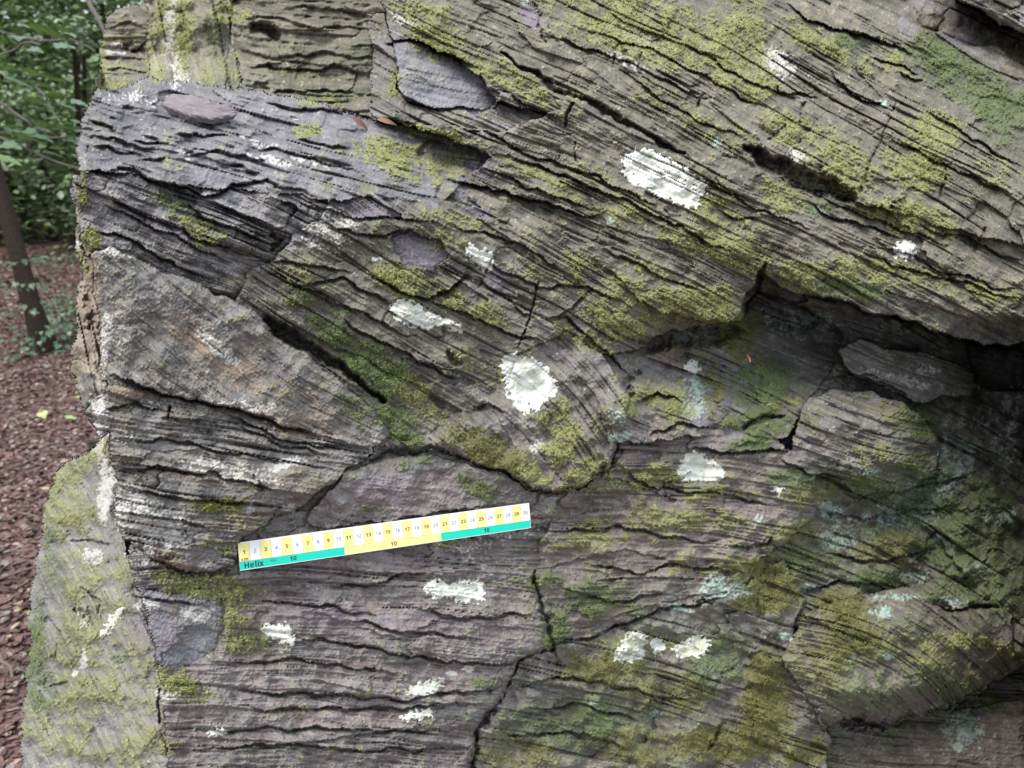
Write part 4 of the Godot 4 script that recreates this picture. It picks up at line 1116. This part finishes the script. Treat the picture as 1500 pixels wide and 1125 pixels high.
# ---------------------------------------------------------------- woodland behind
func woodland() -> void:
	# ground sheet, finer where it is seen
	var nz := noise(61, 0.35, 4)
	var nc := noise(62, 1.6, 4)
	var gx := []
	var gz := []
	var v := -90.0
	while v < 90.0:
		gx.append(v); v += 0.09 if v > -9.0 and v < 1.0 else 3.0
	v = -110.0
	while v < 60.0:
		gz.append(v); v += 0.12 if v > -15.0 and v < 1.0 else 3.0
	var vv := PackedVector3Array(); var vc := PackedColorArray(); var ix := PackedInt32Array()
	for b in gz:
		for a in gx:
			vv.append(Vector3(a, ground_y(a, b), b))
			var k := clampf(0.5 + 0.9 * nc.get_noise_2d(a, b), 0, 1)
			vc.append(Color(0.075, 0.045, 0.038).lerp(Color(0.15, 0.09, 0.075), k))
	for r in gz.size() - 1:
		for c in gx.size() - 1:
			var k := r * gx.size() + c
			for t in [k, k + 1, k + gx.size(), k + 1, k + gx.size() + 1, k + gx.size()]: ix.append(t)
	var st := SurfaceTool.new()
	st.create_from_arrays(arrays_mesh(vv, PackedVector3Array(), vc, ix).surface_get_arrays(0))
	st.generate_normals()
	var g := part("ground", st.commit(), vmat(0.95, 0.2), self, Vector3.ZERO)
	g.set_meta("kind", "structure")
	g.set_meta("label", "brown woodland floor under leaf litter")
	# leaf litter
	var lf := leaf_mesh(false, 0.55)
	var lm := vmat(0.75, 0.35)
	var tr := []
	var tc := PackedColorArray()
	for i in 110000:
		var zz := -0.2 - 13.0 * pow(rng.randf(), 1.35)
		var xx := zz * (0.42 + 0.42 * rng.randf()) + (rng.randf() - 0.5) * 1.0
		var k := rng.randf()
		var s := 0.014 + 0.028 * pow(rng.randf(), 1.6)
		tr.append(rot(Vector3(xx, ground_y(xx, zz) + 0.004 + 0.014 * rng.randf(), zz), rng.randf() * TAU, (rng.randf() - 0.5) * 0.8, (rng.randf() - 0.5) * 0.9, s))
		var col := Color(0.082, 0.049, 0.047).lerp(Color(0.19, 0.112, 0.104), rng.randf())
		if k > 0.95: col = Color(0.38, 0.27, 0.22)
		elif k > 0.80: col = Color(0.24, 0.20, 0.19)
		elif k < 0.003: col = Color(0.30, 0.34, 0.14)
		tc.append(col)
	for i in 50000:
		var xx := 1.0 - 9.5 * rng.randf()
		var zz := 1.5 - 14.0 * rng.randf()
		var s := 0.022 + 0.04 * pow(rng.randf(), 1.6)
		tr.append(rot(Vector3(xx, ground_y(xx, zz) + 0.004 + 0.01 * rng.randf(), zz), rng.randf() * TAU, (rng.randf() - 0.5) * 0.7, (rng.randf() - 0.5) * 0.8, s))
		tc.append(Color(0.082, 0.049, 0.047).lerp(Color(0.19, 0.112, 0.104), rng.randf()))
	var lit := scatter("leaf_litter", lf, lm, tr, tc, self)
	tag(lit, "reddish brown fallen leaves covering the woodland floor", "leaf litter")
	# twigs on the ground
	var tw := mat(Color(0.16, 0.11, 0.09), 0.9)
	for s in [[0, 860, 90, 838], [85, 668, 105, 678], [20, 600, 42, 585], [5, 970, 22, 1010], [30, 760, 60, 775], [0, 705, 40, 690]]:
		var a := on_ground(s[0], s[1]) + Vector3(0, 0.03, 0)
		var b := on_ground(s[2], s[3]) + Vector3(0, 0.035, 0)
		var say: String = {860: "long thin dead twig running up to the mossy boulder's side", 668: "short pale twig on the litter just above the boulder's mossy top"}.get(s[1], "thin dead twig lying across open leaf litter")
		var t := thing("fallen_twig", say, "twig", a, "twigs on the leaf litter")
		var d := b - a
		part("twig_stem", tube(smooth_path([Vector3.ZERO, d * 0.35 + Vector3(0, 0.012, 0.012), d * 0.7 + Vector3(0, 0.006, -0.012), d], 8), [0.004, 0.0045, 0.005, 0.005, 0.0048, 0.0045, 0.004, 0.003], 6), tw, t)
	var nl := leaf_mesh(true, 0.3)
	for s in [[63, 613, 0.05, 0], [100, 622, 0.05, 1], [45, 470, 0.08, 2]]:
		var t := thing("fresh_leaf", ["yellowish fallen leaf lying on the red leaf litter beside the boulder", "pale green fallen leaf lying on the red leaf litter", "pale green fallen leaf near the leaning trunk"][s[3]], "leaf", on_ground(s[0], s[1]) + Vector3(0, 0.04, 0))
		t.basis = rot(Vector3.ZERO, s[3] * 2.0 + 0.7, 0.25, 0.2, s[2] * 1.3).basis
		part("leaf_blade", nl, mat(Color(0.42, 0.42, 0.2) if s[3] < 1 else Color(0.3, 0.42, 0.16), 0.6), t)
	# leaning trunk with ivy
	var bark := vmat(0.95, 0.2)
	bark.vertex_color_use_as_albedo = false
	bark.albedo_color = Color(0.045, 0.034, 0.028).linear_to_srgb()
	var bn := NoiseTexture2D.new()
	bn.width = 256; bn.height = 256; bn.seamless = true
	bn.noise = noise(66, 0.03, 4)
	bark.heightmap_enabled = true; bark.heightmap_texture = bn; bark.heightmap_scale = 1.2
	bark.uv1_triplanar = true; bark.uv1_world_triplanar = true; bark.uv1_scale = Vector3(9, 2.5, 9)
	var base := on_ground(66, 512)
	var dz := 5.2
	var p1 := at(40, 420, cam_depth(base) - 0.05)
	var p2 := at(8, 310, cam_depth(base) - 0.1)
	var p3 := at(-60, 60, cam_depth(base) - 0.2)
	var p4 := at(-160, -300, cam_depth(base) - 0.4)
	var t1 := thing("leaning_tree", "leaning dark trunk with ivy round its foot on the leaf litter", "tree", base)
	var pth := smooth_path([base + Vector3(0.02, -0.1, 0), base + (p1 - base) * 0.25, p1, p2, p3, p4], 22)
	var rad := []
	for i in 22: rad.append((0.078 if i < 2 else 0.06) * (1.0 - 0.022 * i))
	for i in pth.size(): pth[i] -= base
	part("trunk", tube(pth, rad, 14, 0.25, 9), bark, t1)
	var up := []
	var uc := PackedColorArray()
	crown(up, uc, p4 + Vector3(-0.4, 0.8, 0) - base, Vector3(1.8, 1.2, 1.6), 1500, 0.09, Color(0.03, 0.07, 0.025), Color(0.07, 0.14, 0.04))
	var leafm := vmat(0.42, 0.6)
	leafm.backlight_enabled = true
	leafm.backlight = Color(0.30, 0.40, 0.14)
	var broad := leaf_mesh(false, 0.3)
	scatter("crown", broad, leafm, up, uc, t1)
	var iv := thing("ivy", "dark green ivy clinging round the foot of the leaning trunk", "ivy", base)
	var it := []
	var ic := PackedColorArray()
	for i in 330:
		var q := pow(rng.randf(), 1.6)
		var c0: Vector3 = pth[clampi(int(q * 5.0), 0, 20)]
		var a := rng.randf() * TAU
		var rr := 0.12 + 0.30 * pow(rng.randf(), 2.0) * (1.0 - q)
		it.append(rot(c0 + Vector3(cos(a) * rr, 0.02 + 0.16 * rng.randf() * (1.0 - q), sin(a) * rr), -a + PI / 2, rng.randf() * 1.1, (rng.randf() - 0.5) * 1.2, 0.022 + 0.028 * rng.randf()))
		ic.append(Color(0.03, 0.06, 0.03).lerp(Color(0.10, 0.17, 0.09), rng.randf()))
	for i in 300:
		var c1 := on_ground(85 + 30 * rng.randf(), 440 + 70 * rng.randf()) - base
		it.append(rot(c1 + Vector3((rng.randf() - 0.5) * 0.3, 0.03 + 0.14 * rng.randf(), (rng.randf() - 0.5) * 0.5), rng.randf() * TAU, (rng.randf() - 0.2) * 0.9, (rng.randf() - 0.5) * 1.0, 0.022 + 0.03 * rng.randf()))
		ic.append(Color(0.03, 0.07, 0.035).lerp(Color(0.13, 0.21, 0.11), rng.randf()))
	scatter("ivy_leaves", nl, leafm, it, ic, iv)
	# low plants on the forest floor
	var spots := [[100, 352, 0.5, 230, "low leafy herbs on the litter beyond the leaning trunk"], [40, 318, 0.5, 200, "pale low herbs along the edge of the far bank"], [108, 395, 0.25, 110, "small green herb clump behind the outcrop's edge"]]
	for s in spots:
		var c0 := on_ground(s[0], s[1])
		var o := thing("herb_clump", s[4], "plant", c0)
		var ht := []
		var hc := PackedColorArray()
		for i in int(s[3]):
			var a := rng.randf() * TAU
			var r: float = s[2] * sqrt(rng.randf()) * 1.5
			ht.append(rot(Vector3(cos(a) * r, 0.02 + 0.2 * rng.randf(), sin(a) * r), rng.randf() * TAU, (rng.randf() - 0.2) * 0.8, (rng.randf() - 0.5) * 0.9, 0.03 + 0.045 * rng.randf()))
			hc.append(Color(0.06, 0.11, 0.05).lerp(Color(0.17, 0.24, 0.13), rng.randf()))
		scatter("leaves", broad, leafm, ht, hc, o)
	# shrubs and trees that close the view
	var defs := [
		[-10, 300, 12.5, 1.3, 1.5, 4200, 0.10, "low dark green bush at the far edge of the leaf litter", 0.3],
		[55, 296, 12.0, 0.95, 1.25, 3600, 0.10, "bright yellow-green bush at the far edge of the leaf litter", 1.0],
		[118, 320, 10.5, 0.9, 1.7, 4200, 0.09, "dark broad leaved bush beside the outcrop's left edge", 0.35],
		[-60, 290, 15.0, 2.6, 3.6, 7000, 0.13, "tall dense green tree far behind the leaning trunk", 0.55],
		[60, 280, 16.0, 2.6, 4.6, 9000, 0.13, "tall green thicket tree rising behind the bright bush", 0.7],
		[170, 285, 15.0, 2.4, 4.6, 8000, 0.13, "tall green thicket tree partly hidden by the outcrop", 0.6]]
	for d in defs:
		var dir := ray(d[0], d[1])
		var c0: Vector3 = cam_pos + dir * (d[2] / Vector2(dir.x, dir.z).length())
		c0.y = ground_y(c0.x, c0.z)
		var o := thing("bush" if d[2] < 14.0 else "thicket_tree", d[7], "bush" if d[2] < 14.0 else "tree", c0)
		var ht := []
		var hc := PackedColorArray()
		var lo := Color(0.09, 0.13, 0.085).lerp(Color(0.13, 0.19, 0.07), d[8])
		var hi := Color(0.18, 0.25, 0.16).lerp(Color(0.28, 0.39, 0.14), d[8])
		crown(ht, hc, Vector3(0, d[4] * 0.75, 0), Vector3(d[3], d[4] * 0.85, d[3]), d[5], d[6], lo, hi)
		scatter("crown", broad, leafm, ht, hc, o)
		for k in 3:
			var a: float = TAU * k / 3.0 + d[0]
			part("trunk", tube([Vector3(cos(a) * 0.1, -0.1, sin(a) * 0.1), Vector3(cos(a) * 0.25, d[4] * 0.5, sin(a) * 0.2), Vector3(cos(a) * 0.6, d[4] * 1.3, sin(a) * 0.5)], [0.06, 0.045, 0.02], 7, 0.2, k), bark, o)
	# two slim stems beyond the litter
	for s in [[40, 303, 0.055, "slim dark stem at the edge of the leaf litter, further from the outcrop"], [56, 305, 0.05, "slim dark stem at the edge of the leaf litter, nearer the outcrop"]]:
		var c0 := on_ground(s[0], s[1])
		var o := thing("slim_trunk", s[3], "tree", c0)
		var zc := cam_depth(c0)
		part("trunk", tube([Vector3(0, -0.1, 0), at(s[0] - 6, s[1] - 40, zc) - c0, at(s[0] - 16, s[1] - 130, zc) - c0, at(s[0] - 24, s[1] - 330, zc) - c0], [s[2] * 1.1, s[2], s[2] * 0.9, s[2] * 0.6], 9, 0.2, 3), bark, o)
	# far wood
	var far := []
	var fc := PackedColorArray()
	for i in 26000:
		var dist := 18.0 + 14.0 * rng.randf()
		var ang := lerpf(-0.95, -0.15, rng.randf())
		var yy := 0.2 + 9.0 * rng.randf()
		far.append(rot(Vector3(sin(ang) * dist, yy, -cos(ang) * dist), rng.randf() * TAU, (rng.randf() - 0.5) * 1.2, (rng.randf() - 0.5) * 1.2, 0.14 + 0.22 * rng.randf()))
		fc.append(Color(0.08, 0.12, 0.06).lerp(Color(0.30, 0.40, 0.2), pow(rng.randf(), 1.2)))
	var fw := scatter("far_wood", broad, leafm, far, fc, self)
	tag(fw, "far green foliage of the wood behind everything", "foliage")
	for k in 14:
		var dist := 19.0 + 12.0 * rng.randf()
		var ang := lerpf(-0.9, -0.25, (k + rng.randf() * 0.6) / 14.0)
		var o := thing("far_tree", "slender far tree trunk among the green foliage of the wood", "tree", Vector3(sin(ang) * dist, -0.1, -cos(ang) * dist), "far trees in the wood")
		part("trunk", tube([Vector3.ZERO, Vector3(rng.randf() - 0.5, 3.5, 0), Vector3((rng.randf() - 0.5) * 2.0, 9, 0)], [0.16, 0.13, 0.07], 8, 0.2, k), bark, o)
	sapling(leafm, nl)

func sapling(leafm: Material, nl: Mesh) -> void:
	# a young broad-leaved tree whose branches reach across behind the rock
	var bark := mat(Color(0.10, 0.085, 0.075), 0.85)
	var z := 2.9
	var foot := at(-130, 500, z)
	foot.y = ground_y(foot.x, foot.z)
	var o := thing("sapling", "young broad leaved tree with thin branches and palmate leaves beside the rock", "tree", foot)
	var stem := [Vector3(0, -0.05, 0), at(-140, 420, z) - foot, at(-130, 200, z) - foot, at(-125, 0, z) - foot, at(-120, -260, z) - foot]
	part("trunk", tube(smooth_path(stem, 16), range(16).map(func(i): return 0.03 - 0.0012 * i), 9, 0.15, 2), bark, o)
	var br := [
		[[-128, 170, 2.9], [0, 201, 2.85], [40, 218, 2.8], [75, 235, 2.75], [118, 248, 2.7], [150, 262, 2.68]],
		[[-128, 100, 2.9], [-40, 130, 2.85], [0, 150, 2.8], [14, 160, 2.8], [40, 178, 2.75], [66, 192, 2.7]],
		[[-126, 20, 2.9], [-30, 85, 2.8], [5, 80, 2.7], [25, 72, 2.7], [38, 60, 2.65], [60, 66, 2.6]],
		[[-126, -10, 2.9], [-20, 40, 3.1], [60, 60, 3.1], [110, 58, 3.1], [140, 75, 3.1]],
		[[40, 218, 2.8], [52, 200, 2.78], [80, 202, 2.75], [105, 200, 2.7]],
		[[55, 130, 2.9], [66, 140, 2.85], [80, 168, 2.8], [92, 185, 2.75]],
		[[118, -40, 3.2], [132, 8, 3.1], [142, 24, 3.05], [152, 44, 3.0], [160, 80, 3.0]]]
	for b in br:
		var pts := []
		for p in b: pts.append(at(p[0], p[1], p[2]) - foot)
		var big := 0.008 if b[0][0] < 0 else 0.005
		if b[0][0] == 118: big = 0.013
		part("branch", tube(smooth_path(pts, 14), range(14).map(func(i): return big * (1.0 - 0.045 * i)), 7, 0.1, 4), bark, o)
	var cols := [Color(0.07, 0.12, 0.07), Color(0.09, 0.15, 0.085), Color(0.06, 0.115, 0.055), Color(0.12, 0.20, 0.06)]
	var mats := []
	for c in cols:
		var m := mat(c, 0.38, 0.6)
		m.backlight_enabled = true
		m.backlight = Color(0.22, 0.32, 0.10)
		mats.append(m)
	# x, y, size px, yaw, tilt
	var lv := [[12,85,34,0.2], [28,95,40,1.4], [48,103,34,1.9], [10,100,30,2.9], [25,115,30,2.2], [36,52,22,0.4], [60,43,30,1.2], [78,46,30,1.7], [92,40,26,2.0], [88,66,28,1.5], [62,60,22,1.0], [30,34,22,1.1], [105,46,24,1.3],
		[112,146,26,1.4], [96,152,24,1.8], [84,143,28,1.2], [54,150,28,1.5], [70,142,26,1.9], [24,156,24,1.0], [76,175,24,1.3], [60,182,28,1.7], [92,184,26,2.1], [104,188,22,1.4], [44,190,26,0.9], [20,190,34,1.5], [34,196,34,1.9], [58,196,30,1.5], [8,186,32,2.4], [12,210,30,1.4], [30,206,30,0.7], [90,218,24,1.3], [74,222,22,1.9], [105,203,22,1.5], [112,192,20,1.0], [5,228,34,1.6], [42,66,26,1.9], [14,48,22,2.6], [50,70,20,1.2], [4,62,22,1.5], [118,210,22,1.8], [66,122,22,1.6], [90,118,22,1.2]]
	for l in lv:
		var zz: float = 2.7 + 0.25 * sin(l[0] * 0.7 + l[1])
		var t := Transform3D(Basis.from_euler(Vector3(0.25 * sin(l[1]), l[3] + 0.3 * sin(l[0] * 1.3), 0.35 * cos(l[0]))) * (l[2] * zz / F * 1.15), at(l[0] - l[2] * 0.4, l[1], zz) - foot)
		var q := part("leaf", nl, mats[int(l[0] * 7 + l[1]) % 4], o)
		q.transform = t

func crown(tr: Array, tc: PackedColorArray, c: Vector3, r: Vector3, n: int, size: float, lo: Color, hi: Color) -> void:
	# leaves gathered in clumps spread through the crown
	var clumps := []
	for i in 46:
		var d := Vector3(rng.randfn(), rng.randfn(), rng.randfn()).normalized() * pow(rng.randf(), 0.4)
		clumps.append([c + d * r, 0.16 + 0.22 * rng.randf()])
	for i in n:
		var k: Array = clumps[rng.randi() % clumps.size()]
		var p: Vector3 = k[0] + Vector3(rng.randfn(), rng.randfn() * 0.7, rng.randfn()) * k[1] * r.x * 0.7
		tr.append(rot(p, rng.randf() * TAU, (rng.randf() - 0.4) * 1.1, (rng.randf() - 0.5) * 1.0, size * (0.6 + 0.7 * rng.randf())))
		tc.append(lo.lerp(hi, rng.randf()))

var gnoise: FastNoiseLite
func ground_y(x: float, z: float) -> float:
	if gnoise == null: gnoise = noise(63, 0.5, 3)
	return gnoise.get_noise_2d(x, z) * 0.09
func cam_depth(p: Vector3) -> float:
	return -(p - cam_pos).dot(cam_basis.z)

func _ready() -> void:
	rng.seed = 20240
	var cam := Camera3D.new()
	cam.name = "camera"
	add_child(cam)
	cam.transform = Transform3D(cam_basis, cam_pos)
	cam.fov = rad_to_deg(2.0 * atan(562.5 / F))
	cam.near = 0.02
	cam.far = 400.0
	cam.current = true
	var lens := CameraAttributesPhysical.new()
	lens.frustum_focal_length = 12.0 * F / 562.5
	lens.exposure_aperture = 7.5
	lens.frustum_focus_distance = 0.78
	lens.frustum_near = 0.02
	lens.frustum_far = 400.0
	cam.attributes = lens
	var we := WorldEnvironment.new()
	we.name = "environment"
	var env := Environment.new()
	env.background_mode = Environment.BG_SKY
	var sm := ProceduralSkyMaterial.new()
	sm.sky_top_color = Color(0.93, 0.97, 1.0)
	sm.sky_horizon_color = Color(0.62, 0.66, 0.68)
	sm.sky_curve = 0.5
	sm.ground_bottom_color = Color(0.25, 0.2, 0.17)
	sm.ground_horizon_color = Color(0.36, 0.34, 0.3)
	sm.sun_angle_max = 1.0
	var sky := Sky.new()
	sky.sky_material = sm
	env.sky = sky
	env.tonemap_mode = Environment.TONE_MAPPER_LINEAR
	env.tonemap_exposure = 2.2
	env.sdfgi_enabled = true
	env.ssao_enabled = true
	env.ssil_enabled = true
	we.environment = env
	add_child(we)
	var sun := DirectionalLight3D.new()
	sun.name = "sun"
	sun.light_energy = 0.5
	sun.light_angular_distance = 25.0
	sun.light_color = Color(1.0, 0.98, 0.95)
	sun.shadow_enabled = true
	add_child(sun)
	sun.look_at_from_position(Vector3(-1.7, 4.0, 1.3), Vector3.ZERO)
	woodland()
	ground_y(0, 0)
	rock()
	ruler()
	stone_plate()
	bits()
